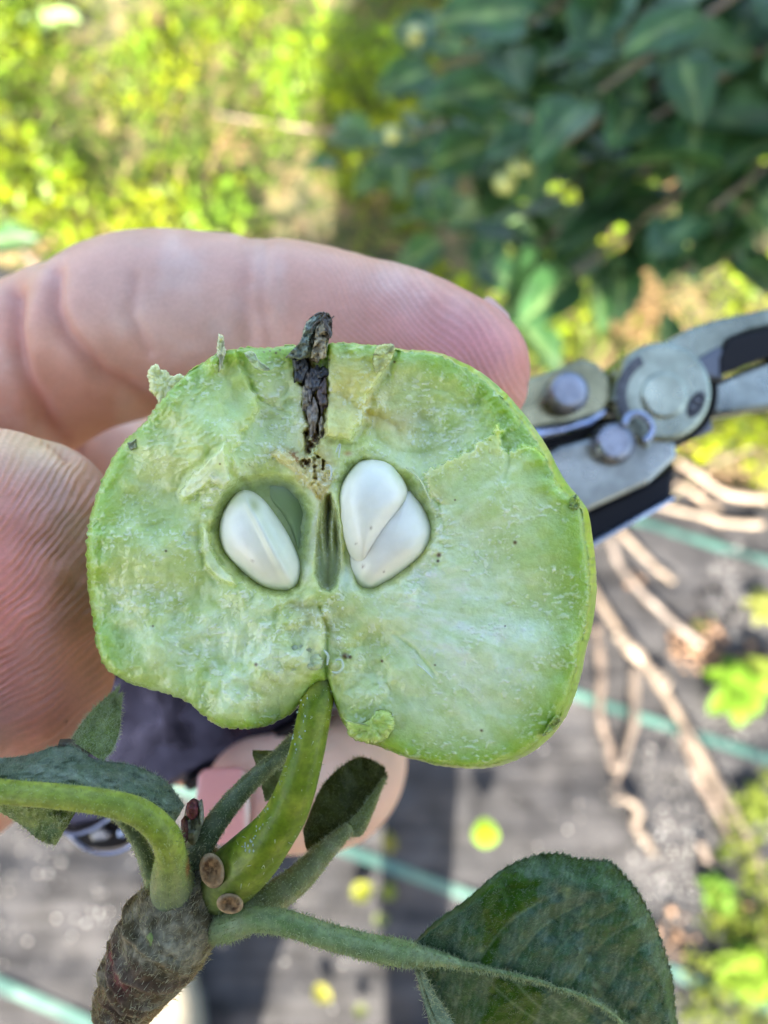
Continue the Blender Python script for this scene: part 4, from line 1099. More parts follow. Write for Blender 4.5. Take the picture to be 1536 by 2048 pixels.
    c = mix(c, (0.68, 0.80, 0.54), np.clip(0.8 * gau(x, y, 480, 1300, 150, 70, 10) * (0.6 + n2), 0, 1))
    # veins fanning through the flesh
    for (cx, cy, a, l) in ((900, 1190, 22, 90), (850, 1350, 35, 100), (980, 1330, 40, 110), (370, 1120, 160, 70)):
        c = mix(c, (0.44, 0.58, 0.18), 0.3 * gau(x, y, cx, cy, l, 9, a) * (0.5 + n2))
    # yellow near the channel
    c = mix(c, (0.68, 0.62, 0.22), np.clip(0.9 * gau(x, y, 700, 810, 70, 70) + 0.6 * gau(x, y, 780, 850, 90, 30, 35) + .4 * gau(x, y, 700, 720, 50, 40), 0, 1) * np.clip(0.8 + n2 * .5, 0, 1))
    c = mix(c, (0.50, 0.42, 0.25), 0.55 * gau(x, y, 815, 840, 40, 22, -20))
    c = mix(c, (0.50, 0.48, 0.20), 0.5 * gau(x, y, 640, 1240, 70, 40))
    c = mix(c, (0.55, 0.52, 0.28), 0.5 * gau(x, y, 600, 1215, 40, 14, 20))
    c = mix(c, (0.62, 0.60, 0.22), 0.9 * sst(0, 14, dft) * 0.6)
    c = mix(c, (0.74, 0.84, 0.56), 0.7 * np.clip(sst(0, 6, sdf(x, y, FL)) + .8 * sst(0, 8, sdf(x, y, LL)) + .5 * sst(0, 8, sdf(x, y, LW)) + .3 * sst(0, 8, sdf(x, y, LR)), 0, 1))
    c = mix(c, (0.62, 0.74, 0.50), 0.6 * sst(0, 5, sdf(x, y, LF)))
    c = mix(c, (0.66, 0.62, 0.24), 0.65 * sst(0, 4, dpr) * np.exp(-np.clip(dpr, 0, 99) / 22) * (y < 1010))
    # greener band along the rim
    wr_ = 38 + 20 * np.clip(fbm(np.arctan2(y - AC[1], x - AC[0]) * 3, x * 0, 55, 3), -0.6, 1) + 14 * ((x > 950) | (y > 1440))
    rimc = np.exp(-(np.clip(rimd, 0, None) / wr_) ** 1.6)
    left_torn = 1 - 0.5 * gau(x, y, 300, 1370, 200, 60)
    c = mix(c, (0.27, 0.45, 0.035), np.clip(rimc * 0.95 * left_torn, 0, 1))
    c = mix(c, (0.33, 0.50, 0.10), 0.5 * gau(x, y, 1130, 1100, 40, 180))
    c = mix(c, (0.40, 0.50, 0.05), 0.85 * gau(x, y, 745, 1452, 42, 30) + 0.5 * gau(x, y, 700, 1462, 30, 20))
    c = mix(c, (0.55, 0.42, 0.10), 0.5 * gau(x, y, 735, 1468, 22, 10) + 0.4 * gau(x, y, 680, 1432, 14, 10))
    # cavities and septum
    c = mix(c, (0.50, 0.58, 0.18), 0.8 * sst(-3, 12, dln))
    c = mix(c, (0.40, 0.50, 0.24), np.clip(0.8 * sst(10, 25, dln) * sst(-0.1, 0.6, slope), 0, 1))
    c = mix(c, (0.54, 0.62, 0.22), 0.7 * sst(-3, 10, drn))
    c = mix(c, (0.40, 0.44, 0.21), 0.95 * sst(0, 8, dc))
    c = mix(c, (0.45, 0.52, 0.30), sst(3, 8, dc) * gau(x, y, 643, 1135, 7, 45) * .9 + sst(3, 8, dc) * .8 * gau(x, y, 668, 1130, 5, 40))
    c = mix(c, (0.22, 0.24, 0.10), np.clip(sst(3, 8, dc) * (gau(x, y, 656, 1050, 3, 60) + .8 * gau(x, y, 668, 1060, 2.5, 50) + .7 * gau(x, y, 656, 1150, 4, 25)), 0, 1))
    c = mix(c, (0.64, 0.68, 0.42), 0.85 * np.exp(-(ldist(x, y, [(645, 970), (635, 1020), (622, 1090), (610, 1160)]) / 7) ** 2))
    c = mix(c, (0.66, 0.76, 0.56), 0.8 * gau(x, y, 613, 1140, 9, 18) + .7 * gau(x, y, 690, 1160, 12, 22))
    # beige collar and brown channel
    beige = np.clip(1.1 * sst(-3, 6, dbg) + gau(x, y, 575, 915, 38, 16, 25) + gau(x, y, 612, 950, 28, 24, 60) + .9 * gau(x, y, 640, 975, 16, 26) + .6 * gau(x, y, 660, 925, 22, 22), 0, 1)
    c = mix(c, (0.66, 0.57, 0.27), beige * 0.9)
    c = mix(c, (0.60, 0.72, 0.50), .8 * sst(0, 5, sdf(x, y, [(690, 1120), (702, 1150), (722, 1180), (700, 1188), (672, 1180), (686, 1150)])))
    c = mix(c, (0.36, 0.17, 0.04), np.clip(1.2 * gau(x, y, 592, 915, 18, 10, 30) * (0.3 + 1.5 * n3) + .8 * gau(x, y, 696, 907, 9, 6), 0, 1))
    c = mix(c, (0.20, 0.13, 0.07), can * 0.95)
    c = mix(c, (0.42, 0.33, 0.13), .6 * gau(x, y, 628, 880, 34, 55) * (1 - can) * np.clip(.6 + n2, 0, 1))
    c = mix(c, (0.33, 0.25, 0.15), can * np.clip(gau(x, y, 622, 820, 18, 60) * 1.1 * (0.6 + n2), 0, 1) * .8)
    c = mix(c, (0.015, 0.014, 0.014), can * np.clip(1.5 * gau(x, y, 600, 740, 20, 22) + 1.4 * gau(x, y, 640, 750, 20, 20) + 0.9 * gau(x, y, 645, 790, 14, 24) + .5 * np.clip(n3, 0, 1) * (y < 800), 0, 1))
    c = mix(c, (0.16, 0.085, 0.055), can * np.clip(gau(x, y, 640, 790, 16, 30) * .6 + gau(x, y, 622, 900, 20, 30) * .9, 0, 1))
    edgec = np.exp(-((cn - wc) / 7) ** 2) * (y < 930) * (y > 700)
    c = mix(c, (0.34, 0.30, 0.09), 0.6 * edgec)
    # pale wet flecks and specks of dirt
    c = mix(c, (0.80, 0.86, 0.72), (0.45 * fl + 0.35 * fl2) * (1 - can) * (1 - sst(0, 8, dln)) * (1 - sst(0, 8, drn)) * (1 - 0.6 * rimc))
    for (a, b, r) in ((878, 1110, 5), (876, 1122, 3), (1030, 1085, 4), (690, 1312, 7), (700, 1314, 4), (764, 1322, 3), (440, 928, 2), (332, 1102, 2.5), (1010, 1252, 2), (963, 1461, 3), (789, 724, 3), (658, 720, 2), (512, 1329, 4), (560, 700, 2), (540, 702, 2), (552, 706, 2.5), (528, 704, 2), (910, 1000, 2), (745, 1460, 2), (870, 1330, 2), (306, 1252, 2)):
        c = mix(c, (0.11, 0.055, 0.02), 0.95 * np.exp(-(((x - a) / r) ** 2 + ((y - b) / r) ** 2) ** 1.5))
    return h, c

fruit = empty('unripe_apple', tuple(P(655, 1110, FD + 5)), label='halved green unripe apple showing white seeds, held between thumb and finger', cat='fruit')
def build_face():
    nt_, nr = 1500, 300
    th = np.linspace(-np.pi, np.pi, nt_, endpoint=False)[:, None]
    r = (np.linspace(0.0, 1, nr) ** 0.85)[None, :]
    R = rim(th) + 2.2 * fbm(th * 60, th * 0, 7, 3) + 1.5 * fbm(th * 14, th * 0, 9, 2)
    x = AC[0] + np.cos(th) * r * R; y = AC[1] + np.sin(th) * r * R
    h, c = face_fields(x, y)
    c = np.clip(c * np.array((1.14, 1.12, 1.02)), 0, .93)
    return x, y, h, c, th, R
fx, fy, fh, fc, fth, fR = build_face()
flesh = obj('flesh', P(fx, fy, FD - fh), gridf(*fx.shape)[:, ::-1], M_flesh, fruit, col=fc.reshape(-1, 3))
# close the seam of the polar grid
def seam():
    nt_, nr = fx.shape
    i = np.arange(nr - 1); a = (nt_ - 1) * nr
    f = np.stack([a + i, 0 + i, i + 1, a + i + 1], -1)
    me = flesh.data
    V = np.empty(len(me.vertices) * 3); me.vertices.foreach_get('co', V)
    V = V.reshape(-1, 3)
    allf = np.concatenate([gridf(nt_, nr), f])[:, ::-1]
    new = mesh('flesh', V, allf, M_flesh, fc.reshape(-1, 3)); flesh.data = new
seam()
# peel: sweeps round the back of the half fruit
def build_peel():
    th = fth[:, 0]; n = len(th)
    R0 = fR[:, 0]; hr = fh[:, -1]
    k = np.exp(-np.linspace(-3, 3, 81) ** 2); k /= k.sum()
    Rs = np.convolve(np.concatenate([R0[-40:], R0, R0[:40]]), k, 'valid')
    ts = np.concatenate([[0, .04, .12, .25, .45, .7], np.linspace(1.0, 11.0, 34)])
    side = 0.028 + 0.035 * sst(-.3, .6, np.cos(th - .35))
    V = []; C = []
    for t in ts:
        q = t / 11.0
        m = float(sst(0.0, 2.0, np.array(t)))
        Rr = R0 * (1 - m) + Rs * m
        s = math.sqrt(max(1 - max(q - 0.10, 0) ** 2 / 0.81, 0)) * (1 + side * math.sin(min(t / 2.4, 1) * math.pi / 2)) * (1 + .004 * min(t / .1, 1))
        rx = Rr * s
        d0 = FD - hr * (1 - m)
        # a straight sweep: the radius keeps its true size in millimetres while it goes back
        X = (AC[0] - 768 + np.cos(th) * rx) / F * d0; Y = -(AC[1] - 1024 + np.sin(th) * rx) / F * d0
        V.append(np.stack([X, Y, -(d0 + t)], -1))
        px_ = AC[0] + np.cos(th) * rx; py_ = AC[1] + np.sin(th) * rx
        c = np.tile((0.30, 0.46, 0.04), (n, 1))
        c = mix(c, (0.42, 0.48, 0.10), np.clip(fbm(px_ / 30, py_ / 30 + t, 71, 3) + .1, 0, 1))
        c = mix(c, (0.34, 0.14, 0.08), 0.5 * gau(px_, py_, 300, 830, 90, 60))
        C.append(c)
    V = np.array(V).reshape(-1, 3) * .001 @ R_CAM.T + C_CAM
    obj('peel', V, gridf(len(ts), n, True), M_skin_apple, fruit, col=np.array(C).reshape(-1, 3))
build_peel()

def inflate(root, name, poly, d0, T, m, colf, ridge=None, n=96, nr=26, tilt=(0, 0), powr=2.3, back=0.8, label=None, jag=0):
    p = catmull(list(poly) + [poly[0]], n + 1)[:-1]
    c = p.mean(0)
    r = np.linspace(0, 1, nr)[None, :]
    x = c[0] + (p[:, :1] - c[0]) * r; y = c[1] + (p[:, 1:] - c[1]) * r
    hh = T * np.clip(1 - r ** powr, 0, 1) ** 0.5 + 0 * x
    if ridge is not None:
        for line, wd, dp in ridge: hh = hh + dp * np.exp(-(ldist(x, y, line) / wd) ** 2) * np.clip(1 - r ** 6, 0, 1)
    tz = (x - c[0]) * tilt[0] + (y - c[1]) * tilt[1]
    if jag: hh = hh + jag * fbm(x / 12, y / 12, int(c[0]), 4)
    Vf = P(x, y, d0 - hh - tz); Vb = P(x, y, d0 + hh * back - tz)
    col = colf(x, y).reshape(-1, 3)
    nv = n * nr
    f1 = gridf(n, nr); i = np.arange(nr - 1); a = (n - 1) * nr
    f1 = np.concatenate([f1, np.stack([a + i, i, i + 1, a + i + 1], -1)])[:, ::-1]
    f2 = f1[:, ::-1] + nv
    o = obj(name, np.concatenate([Vf.reshape(-1, 3), Vb.reshape(-1, 3)]), [f1, f2], m, root, col=np.concatenate([col, col]))
    if label: o['label'] = label
    return o
def seedcol(ridge_line, green, side):
    def f(x, y):
        c = np.tile(np.array((0.95, 0.91, 0.76)), x.shape + (1,))
        c = mix(c, (0.84, 0.84, 0.62), np.clip(0.5 + 0.5 * fbm(x / 60, y / 60, 5, 3), 0, 1) * 0.5)
        for (a, b, rx, ry, an, cc, k) in green: c = mix(c, cc, k * gau(x, y, a, b, rx, ry, an))
        for (a, b, q) in ((742, 1056, 2.5), (712, 1087, 1.8), (768, 1143, 1.8), (726, 1133, 3.2), (505, 1122, 1.5)): c = mix(c, (.22, .15, .08), np.exp(-((x - a) ** 2 + (y - b) ** 2) / q ** 2))
        if ridge_line: c = mix(c, (0.50, 0.52, 0.33), 0.9 * np.exp(-(ldist(x, y, ridge_line) / 4.5) ** 2))
        return c
    return f
SA = [(488, 979), (468, 990), (446, 1025), (438, 1062), (445, 1095), (463, 1122), (507, 1163), (540, 1180), (565, 1184), (588, 1179), (601, 1158), (600, 1124), (583, 1082), (565, 1050), (547, 1024), (528, 1000), (507, 984)]
inflate(fruit, 'seed', SA, FD + 1.05, 2.0, M_seed,
        seedcol(None, [(548, 1075, 28, 90, -32, (0.62, 0.72, 0.48), .6), (508, 1010, 12, 16, -20, (0.44, 0.46, 0.18), .8), (470, 1000, 20, 14, 0, (.55, .66, .4), .5)], 0),
        ridge=[([(494, 1004), (520, 1050), (545, 1100), (582, 1167)], 9, .30)], label='left seed, white with a greenish right flank')
SB2 = [(817, 984), (842, 1008), (860, 1040), (866, 1066), (855, 1100), (835, 1122), (784, 1160), (745, 1180), (724, 1180), (706, 1166), (694, 1130), (690, 1110), (705, 1122), (726, 1132), (760, 1080), (790, 1040), (808, 1008)]
SB1 = [(745, 917), (716, 925), (690, 955), (677, 990), (678, 1030), (686, 1075), (698, 1110), (712, 1130), (726, 1135), (742, 1115), (765, 1080), (795, 1035), (814, 1000), (812, 970), (790, 935), (770, 921)]
inflate(fruit, 'seed', [(820, 980), (845, 1008), (861, 1040), (867, 1066), (856, 1100), (835, 1122), (784, 1160), (745, 1181), (722, 1180), (704, 1164), (694, 1130), (700, 1090), (730, 1040), (770, 1000)], FD + 1.55, 2.3, M_seed,
        seedcol(None, [(720, 1160, 30, 18, 40, (.62, .72, .52), .4)], 0), label='right seed, lower white one partly behind its twin')
inflate(fruit, 'seed', SB1, FD + 0.95, 2.35, M_seed, seedcol([(815, 992), (795, 1030), (765, 1078), (740, 1118), (726, 1134)], [(800, 945, 30, 20, 40, (.55, .66, .36), .6), (700, 930, 20, 20, 0, (.6, .68, .42), .5)], 0),
        label='right seed, larger upper white one')
# membrane between the seeds
inflate(fruit, 'core_membrane', [(520, 945), (565, 942), (600, 962), (624, 992), (632, 1040), (624, 1100), (608, 1160), (598, 1120), (580, 1070), (555, 1025), (525, 985)], FD + 1.9, 0.8, M_seed,
        lambda x, y: mix(np.tile(np.array((0.34, 0.44, 0.19)), x.shape + (1,)), (0.24, 0.33, 0.10), np.clip(gau(x, y, 600, 1010, 18, 60, -15), 0, 1)), back=.3)
# flaps of torn flesh standing out from the rim
def flap(root, name, poly, d0, T, col, jag=.12, m=None, label=None, tilt=(0, 0)):
    def cf(x, y):
        c = np.tile(np.array(col), x.shape + (1,)); n2 = fbm(x / 10, y / 10, 9, 3)
        return mix(c, np.array(col) * 0.75, np.clip(n2, 0, 1))
    n = 160
    p = catmull(list(poly) + [poly[0]], n)
    p = p + RNG.normal(0, .7, p.shape)
    inflate(root, name, [tuple(q) for q in p[:-1]], d0, T, m or M_flesh, cf, n=n * 2, nr=16, jag=jag, powr=8, label=label, tilt=tilt)
flap(fruit, 'flesh_flap', [(302, 732), (315, 728), (320, 738), (332, 740), (345, 752), (360, 748), (375, 758), (380, 775), (345, 800), (322, 824), (318, 812), (312, 795), (300, 784), (298, 765), (294, 750)], FD + .1, .22, (0.68, 0.74, 0.34), tilt=(0, 0), label='torn flap of flesh at the upper left rim')
flap(fruit, 'flesh_flap', [(437, 668), (447, 672), (449, 690), (452, 705), (447, 722), (443, 735), (437, 745), (438, 725), (434, 712), (434, 690)], FD - .3, .25, (0.62, 0.62, 0.32), label='thin upright splinter of flesh on the rim')
flap(fruit, 'flesh_flap', [(1095, 1450), (1112, 1430), (1121, 1438), (1115, 1452), (1100, 1466), (1085, 1472)], FD - .1, .25, (0.30, 0.42, 0.06))
flap(fruit, 'flesh_flap', [(255, 886), (262, 884), (285, 872), (280, 890), (262, 900)], FD, .2, (0.45, 0.5, 0.2))
flap(fruit, 'flesh_flap', [(1143, 992), (1155, 990), (1160, 1010), (1150, 1020), (1136, 1012)], FD - .1, .25, (0.34, 0.5, 0.08))
flap(fruit, 'flesh_flap', [(755, 690), (782, 687), (789, 694), (786, 712), (770, 738), (750, 745), (745, 715)], FD - .35, .22, (0.58, 0.60, 0.22), label='yellowish flap at the top rim')
flap(fruit, 'flesh_flap', [(488, 705), (505, 703), (520, 722), (538, 735), (534, 742), (512, 738), (498, 722)], FD - .35, .2, (0.52, 0.62, 0.30))
# withered calyx and rotten plug
calyx = inflate(fruit, 'calyx', [(572, 712), (590, 700), (604, 682), (606, 660), (618, 640), (636, 628), (652, 628), (662, 640), (660, 665), (656, 690), (652, 708), (636, 716), (612, 716), (590, 722)], FD - .0, .55, M_rot,
        lambda x, y: mix(mix(mix(np.tile(np.array((0.19, 0.21, 0.12)), x.shape + (1,)), (0.06, 0.05, 0.03), np.clip(.8 * gau(x, y, 640, 635, 24, 14) + .9 * gau(x, y, 622, 670, 5, 34, 15) + .7 * gau(x, y, 645, 706, 16, 14), 0, 1)),
                                 (0.48, 0.40, 0.24), np.clip(gau(x, y, 634, 668, 9, 26, -8), 0, 1)), (0.30, 0.36, 0.24), np.clip(.8 * gau(x, y, 600, 700, 16, 20), 0, 1)), jag=.28, n=160, nr=40, powr=3, label='withered brown calyx on top of the fruit')
for pts, r0 in (([(648, 640), (655, 655), (662, 668), (660, 676)], 4.5), ([(655, 648), (660, 640), (668, 632)], 2.5), ([(645, 640), (650, 628), (646, 624)], 3.2), ([(630, 632), (640, 626), (652, 630)], 3), ([(640, 640), (628, 650), (622, 664)], 2.4), ([(650, 660), (657, 664), (660, 672)], 3.5)):
    q = catmull([[x, y, FD - 1.2, r0] for x, y in pts], 14)
    V, f, s, a = tube(P(q[:, 0], q[:, 1], q[:, 2]), q[:, 3] * FD / F * .001 * np.linspace(1, .45, 14), 7, lambda s, a: 1 + .3 * fbm(s * 8, np.cos(a) * 2, 5, 2))
    obj('sepal', V, f, M_rot, calyx, col=np.array((0.06, 0.045, 0.03)))
for (x, y, rx, ry, cc, t) in ((x + 3, y - (6 if y > 830 else 0), rx * .9, ry * 1.4, cc, t * .35) for (x, y, rx, ry, cc, t) in ((596, 738, 17, 22, (.02, .02, .022), .6), (640, 746, 19, 9, (.02, .02, .024), .5), (628, 758, 14, 20, (.05, .05, .055), .5), (643, 790, 12, 24, (.09, .055, .045), .45), (615, 775, 10, 22, (.16, .13, .10), .35), (608, 800, 9, 20, (.24, .20, .13), .3),
                              (622, 840, 12, 26, (.26, .21, .15), .3), (628, 712, 16, 10, (.18, .14, .08), .45), (640, 860, 7, 14, (.3, .26, .18), .3))):
    poly = [(x + rx * (1 + .25 * math.sin(3 * a + x)) * math.cos(a), y + ry * (1 + .2 * math.cos(4 * a + y)) * math.sin(a)) for a in np.linspace(0, 6.28, 14, endpoint=False)]
    inflate(fruit, 'rot_plug', poly, FD + .25, t + .15, M_rot, (lambda cc: lambda X, Y: np.tile(np.array(cc), X.shape + (1,)) * (1 + .5 * fbm(X / 6, Y / 6, 4, 3))[..., None])(cc), n=40, nr=12, jag=.18)
flap(calyx, 'sepal', [(570, 716), (592, 698), (604, 672), (612, 646), (628, 630), (642, 628), (634, 650), (620, 682), (610, 714)], FD - .6, .3, (.19, .23, .16), m=M_rot, jag=.2)
flap(calyx, 'sepal', [(622, 716), (628, 682), (632, 655), (646, 640), (654, 655), (652, 690), (650, 716)], FD - .75, .25, (.40, .33, .19), m=M_rot, jag=.25)
flap(calyx, 'sepal', [(640, 626), (656, 626), (664, 640), (663, 668), (655, 680), (652, 655)], FD - .9, .22, (.07, .05, .03), m=M_rot, jag=.2)
flap(fruit, 'flesh_flap', [(690, 1440), (698, 1472), (735, 1486), (770, 1480), (789, 1452), (783, 1427), (757, 1419), (737, 1440), (715, 1448)], FD - .05, .6, (0.50, 0.64, 0.16), jag=.10, label='yellow green lump of flesh hanging right of the stalk')
flap(fruit, 'flesh_flap', [(548, 1330), (575, 1293), (608, 1280), (640, 1308), (646, 1334), (622, 1344), (600, 1350), (575, 1340)], FD - .1, .55, (0.60, 0.72, 0.34), jag=.10, label='torn lobe of flesh left of the stalk')
# small curled shreds near the core
for pts, r0, cc in (([(672, 905), (676, 895), (680, 890), (678, 915)], 2.0, (.6, .68, .5)), ([(652, 930), (660, 932), (663, 945), (660, 960)], 2.0, (.55, .62, .48)),
                    ([(672, 1320), (682, 1320), (686, 1334), (676, 1345), (664, 1344)], 2.6, (.5, .62, .45)), ([(648, 1300), (656, 1312), (654, 1330)], 2.6, (.55, .66, .5)),
                    ([(812, 935), (840, 960), (862, 1005)], 2.0, (.5, .58, .26)), ([(835, 1328), (850, 1340), (866, 1356)], 1.4, (.62, .75, .6))):
    q = catmull([[x, y, FD - .35, r0] for x, y in pts], 16)
    V, f, s, a = tube(P(q[:, 0], q[:, 1], q[:, 2]), q[:, 3] * FD / F * .001 * (.6 + .5 * np.sin(np.linspace(.3, 2.9, 16))), 7)
    obj('flesh_shred', V, f, M_flesh, fruit, col=np.array(cc))

# ------------------------------------------------------------------ spur: twig, stalk, petioles, leaves
spur = empty('apple_twig', tuple(P(340, 1850, 43)), label='downy apple twig with green fruit stalk, leaf scars and several leaves, under the cut fruit', cat='twig')
def hairs_on(name, V, N_, n, length, col, parent, wid=0.000022, rng=RNG, lean=None, m=None, flat=1.0):
    k = rng.integers(0, len(V), n)
    base = V[k]; d = N_[k] * flat + rng.normal(0, .55 * min(flat + .15, 1), (n, 3))
    if lean is not None: d = d + np.asarray(lean)
    d /= np.linalg.norm(d, axis=1)[:, None]
    L_ = rng.uniform(.4, 1.2, n)[:, None] * length
    side = np.cross(d, rng.normal(0, 1, (n, 3))); side /= np.linalg.norm(side, axis=1)[:, None]
    cur = np.cross(d, side)
    a = base - side * wid; b = base + side * wid
    mid = base + d * L_ * .55 + cur * L_ * .12; tip = base + d * L_ + cur * L_ * .45
    Vh = np.stack([a, b, mid + side * wid * .7, mid - side * wid * .7, tip], 1).reshape(-1, 3)
    i = np.arange(n)[:, None] * 5
    obj(name, Vh, [i + [0, 1, 2, 3], i + [3, 2, 4]], m or M_hair, parent, col=np.tile(col, (n * 5, 1)), kind='stuff')
def stalk(name, pts, colf, m, n_s=120, n=28, rad=None, hair=0, hair_len=.0005, hair_col=(.5, .55, .38), label=None, lean=None, parent=None, flat=1.0):
    C, r = ptube(pts, n_s)
    V, f, s, a = tube(C, r, n, rad)
    Cc = np.concatenate([np.repeat(C, n, 0), C[:1], C[-1:]])
    N_ = V - Cc; N_ /= np.linalg.norm(N_, axis=1)[:, None] + 1e-12
    o = obj(name, V, f, m, parent or spur, col=colf(s, a, V))
    if label: o['label'] = label
    if hair: hairs_on('downy_hairs', V[:-2], N_[:-2], hair, hair_len, hair_col, o, lean=lean, flat=flat)
    return o
def two(c1, c2, sd, fs=14, fa=1.5):
    return lambda s, a, V: mix(np.tile(c1, (len(s), 1)), c2, np.clip(.5 + .6 * fbm(s * fs, np.cos(a + sd) * fa, sd, 4), 0, 1))
# fruit stalk
stalk('fruit_stalk', [(648, 1352, 42.5, 30), (636, 1390, 42, 34), (627, 1440, 41.5, 34), (612, 1510, 41, 35), (588, 1590, 41, 40), (552, 1658, 41.5, 45), (500, 1720, 42.5, 56), (440, 1772, 44.3, 58), (385, 1815, 46.5, 56), (350, 1850, 49, 48)],
      lambda s, a, V: mix(mix(mix(np.tile((0.13, 0.20, 0.008), (len(s), 1)), (0.27, 0.31, 0.03), np.clip(.4 + .7 * fbm(s * 18, np.cos(a) * 2, 3, 4), 0, 1)), (0.10, 0.10, 0.03), np.clip(sst(.10, .0, s), 0, 1) * .8), (0.16, 0.20, 0.12), sst(.6, .85, s) * .6), M_stem,
      rad=lambda s, a: 1 + .03 * fbm(s * 12, np.cos(a) * 2, 4, 3), hair=350, hair_len=.00028, label='thick wet green fruit stalk')
# wet flecks on the stalk
B = MB()
for i in range(70):
    t = random.random(); q = catmull([(634, 1395), (618, 1470), (600, 1540), (572, 1600), (530, 1660), (505, 1705)], 100)[int(t * 99)]
    x, y = q[0] - 22 + random.gauss(0, 7) + 8 * (t > .6), q[1] + random.gauss(0, 4)
    V, f = ell(P(x, y, 40.2 + .35 * abs(random.gauss(0, .3))), np.array((random.uniform(.6, 2.2), random.uniform(1, 3.4), .8)) * 41 / F * .001, 6)
    B.add(V, f, (0.30, 0.38, 0.26))
M_wet = mat('dried_sap', rough=0.15, coat=.6)
B.build('sap_flecks', M_wet, spur, kind='stuff')
# twig
def barkcol(s, a, V):
    c = mix(np.tile((0.11, 0.09, 0.045), (len(s), 1)), (0.31, 0.28, 0.19), np.clip(.40 + .7 * fbm(s * 30, np.cos(a) * 5, 5, 4), 0, 1))
    c = mix(c, (0.105, 0.052, 0.03), sst(.40, .56, s) * (.55 + .45 * fbm(s * 22, np.cos(a) * 2, 8, 3)))
    c = mix(c, (0.24, 0.15, 0.06), np.clip(sst(.55, .7, s) * fbm(s * 9, np.cos(a) * 2 + 3, 18, 3), 0, 1))
    c = mix(c, (0.14, 0.02, 0.03), .7 * np.exp(-((s - .56) / .03) ** 2) * (np.cos(a) > -.2))
    for k in (.44, .52, .60, .66, .73, .80, .87, .93): c = mix(c, (0.36, 0.26, 0.14), .6 * np.exp(-((s - k - .015 * np.sin(a * 2 + k * 20)) / .006) ** 2) * np.clip(.4 + 1.2 * fbm(s * 30, np.cos(a) * 4, 40, 2), 0, 1))
    c = mix(c, (0.24, 0.27, 0.10), .8 * sst(.93, 1, s))
    return c
def barkrad(s, a):
    ring = 0
    for k in (.44, .52, .60, .66, .73, .80, .87, .93): ring = ring + .14 * np.exp(-((s - k - .015 * np.sin(a * 2 + k * 20)) / .012) ** 2)
    return 1 + ring + .05 * fbm(s * 20, np.cos(a) * 4, 3, 4) * (1 + s)
twig = stalk('twig', [(400, 1700, 45.5, 52), (392, 1740, 45, 70), (380, 1790, 44.5, 82), (352, 1840, 44, 88), (318, 1888, 44, 84), (286, 1935, 44.5, 74), (266, 1975, 45, 62), (252, 2010, 45.5, 54), (246, 2034, 46, 42)],
      barkcol, M_bark, n_s=200, n=72, rad=barkrad, hair=9000, hair_len=.0005, hair_col=(.38, .36, .26), flat=.35, lean=R_CAM @ np.array((.45, .8, 0.05)), label='grey downy twig with brown ringed lower end')
def scar(cx, cy, rx, ry, an, d, label):
    poly = [(cx + rx * math.cos(a) * math.cos(an) - ry * math.sin(a) * math.sin(an), cy + rx * math.cos(a) * math.sin(an) + ry * math.sin(a) * math.cos(an)) for a in np.linspace(0, 6.283, 16, endpoint=False)]
    inflate(spur, 'leaf_scar', poly, d, .6, M_bark, lambda x, y: mix(mix(np.tile(np.array((0.24, 0.14, 0.06)), x.shape + (1,)), (0.10, 0.05, 0.02), np.clip(1.6 * fbm(x / 9, y / 9, 4, 3), 0, 1)), (.45, .33, .2), .7 * sst(.62, .95, np.hypot((x - cx) / rx, (y - cy) / ry))),
            ridge=[([(cx, cy), (cx, cy + 1)], min(rx, ry) * .55, -.35)], n=64, nr=16, jag=.08, powr=7, label=label)
for poly in ([(300, 1768), (322, 1756), (332, 1780), (318, 1806), (302, 1796)], [(378, 1770), (398, 1760), (410, 1785), (394, 1808), (380, 1798)], [(340, 1816), (372, 1808), (380, 1830), (356, 1846), (340, 1834)], [(268, 1860), (290, 1850), (300, 1872), (280, 1884)]):
    flap(spur, 'bud_scale', poly, 43.2, .3, (.13, .11, .07), m=M_bark, jag=.2)
scar(424, 1741, 25, 36, -.2, 41.35, 'tall orange brown leaf scar')
scar(460, 1807, 27, 21, .15, 41.35, 'rounder rusty leaf scar below the tall one')
# green lump bud on the twig, torn green end
inflate(spur, 'bud', [(290, 1868), (302, 1862), (318, 1885), (324, 1910), (310, 1922), (296, 1905)], 41.6, .5, M_stem, lambda x, y: np.tile(np.array((.22, .28, .08)), x.shape + (1,)), n=40, nr=12)
flap(spur, 'torn_bark', [(208, 1950), (218, 1960), (228, 1990), (240, 2015), (236, 2034), (222, 2010), (210, 1985), (202, 1965)], 44.5, .4, (0.36, 0.46, 0.22), m=M_stem, jag=.3)
flap(spur, 'torn_bark', [(234, 2016), (262, 2022), (262, 2050), (240, 2056)], 45, .5, (0.36, 0.34, 0.16), m=M_stem, jag=.3)
inflate(spur, 'bud', [(213, 1884), (222, 1878), (228, 1890), (224, 1912), (214, 1908)], 45, .6, M_bark, lambda x, y: np.tile(np.array((.02, .02, .025)), x.shape + (1,)), n=32, nr=10)
# red tipped bud
for (poly, cc, dd) in (([(372, 1612), (386, 1598), (400, 1604), (408, 1630), (402, 1662), (388, 1690), (374, 1680), (366, 1650)], (.22, .22, .13), 42.5), ([(374, 1606), (388, 1596), (398, 1608), (396, 1632), (382, 1640), (372, 1626)], (.15, .04, .045), 42.0), ([(362, 1640), (372, 1632), (378, 1664), (370, 1690), (362, 1676)], (.09, .035, .03), 42.2),
                       ([(396, 1604), (405, 1600), (408, 1640), (400, 1650)], (.34, .34, .26), 42.1)):
    inflate(spur, 'bud', poly, dd, .8, M_stem, (lambda cc: lambda x, y: np.tile(np.array(cc), x.shape + (1,)) * (1 + .4 * fbm(x / 7, y / 7, 4, 3))[..., None])(cc), n=64, nr=18, jag=.16)
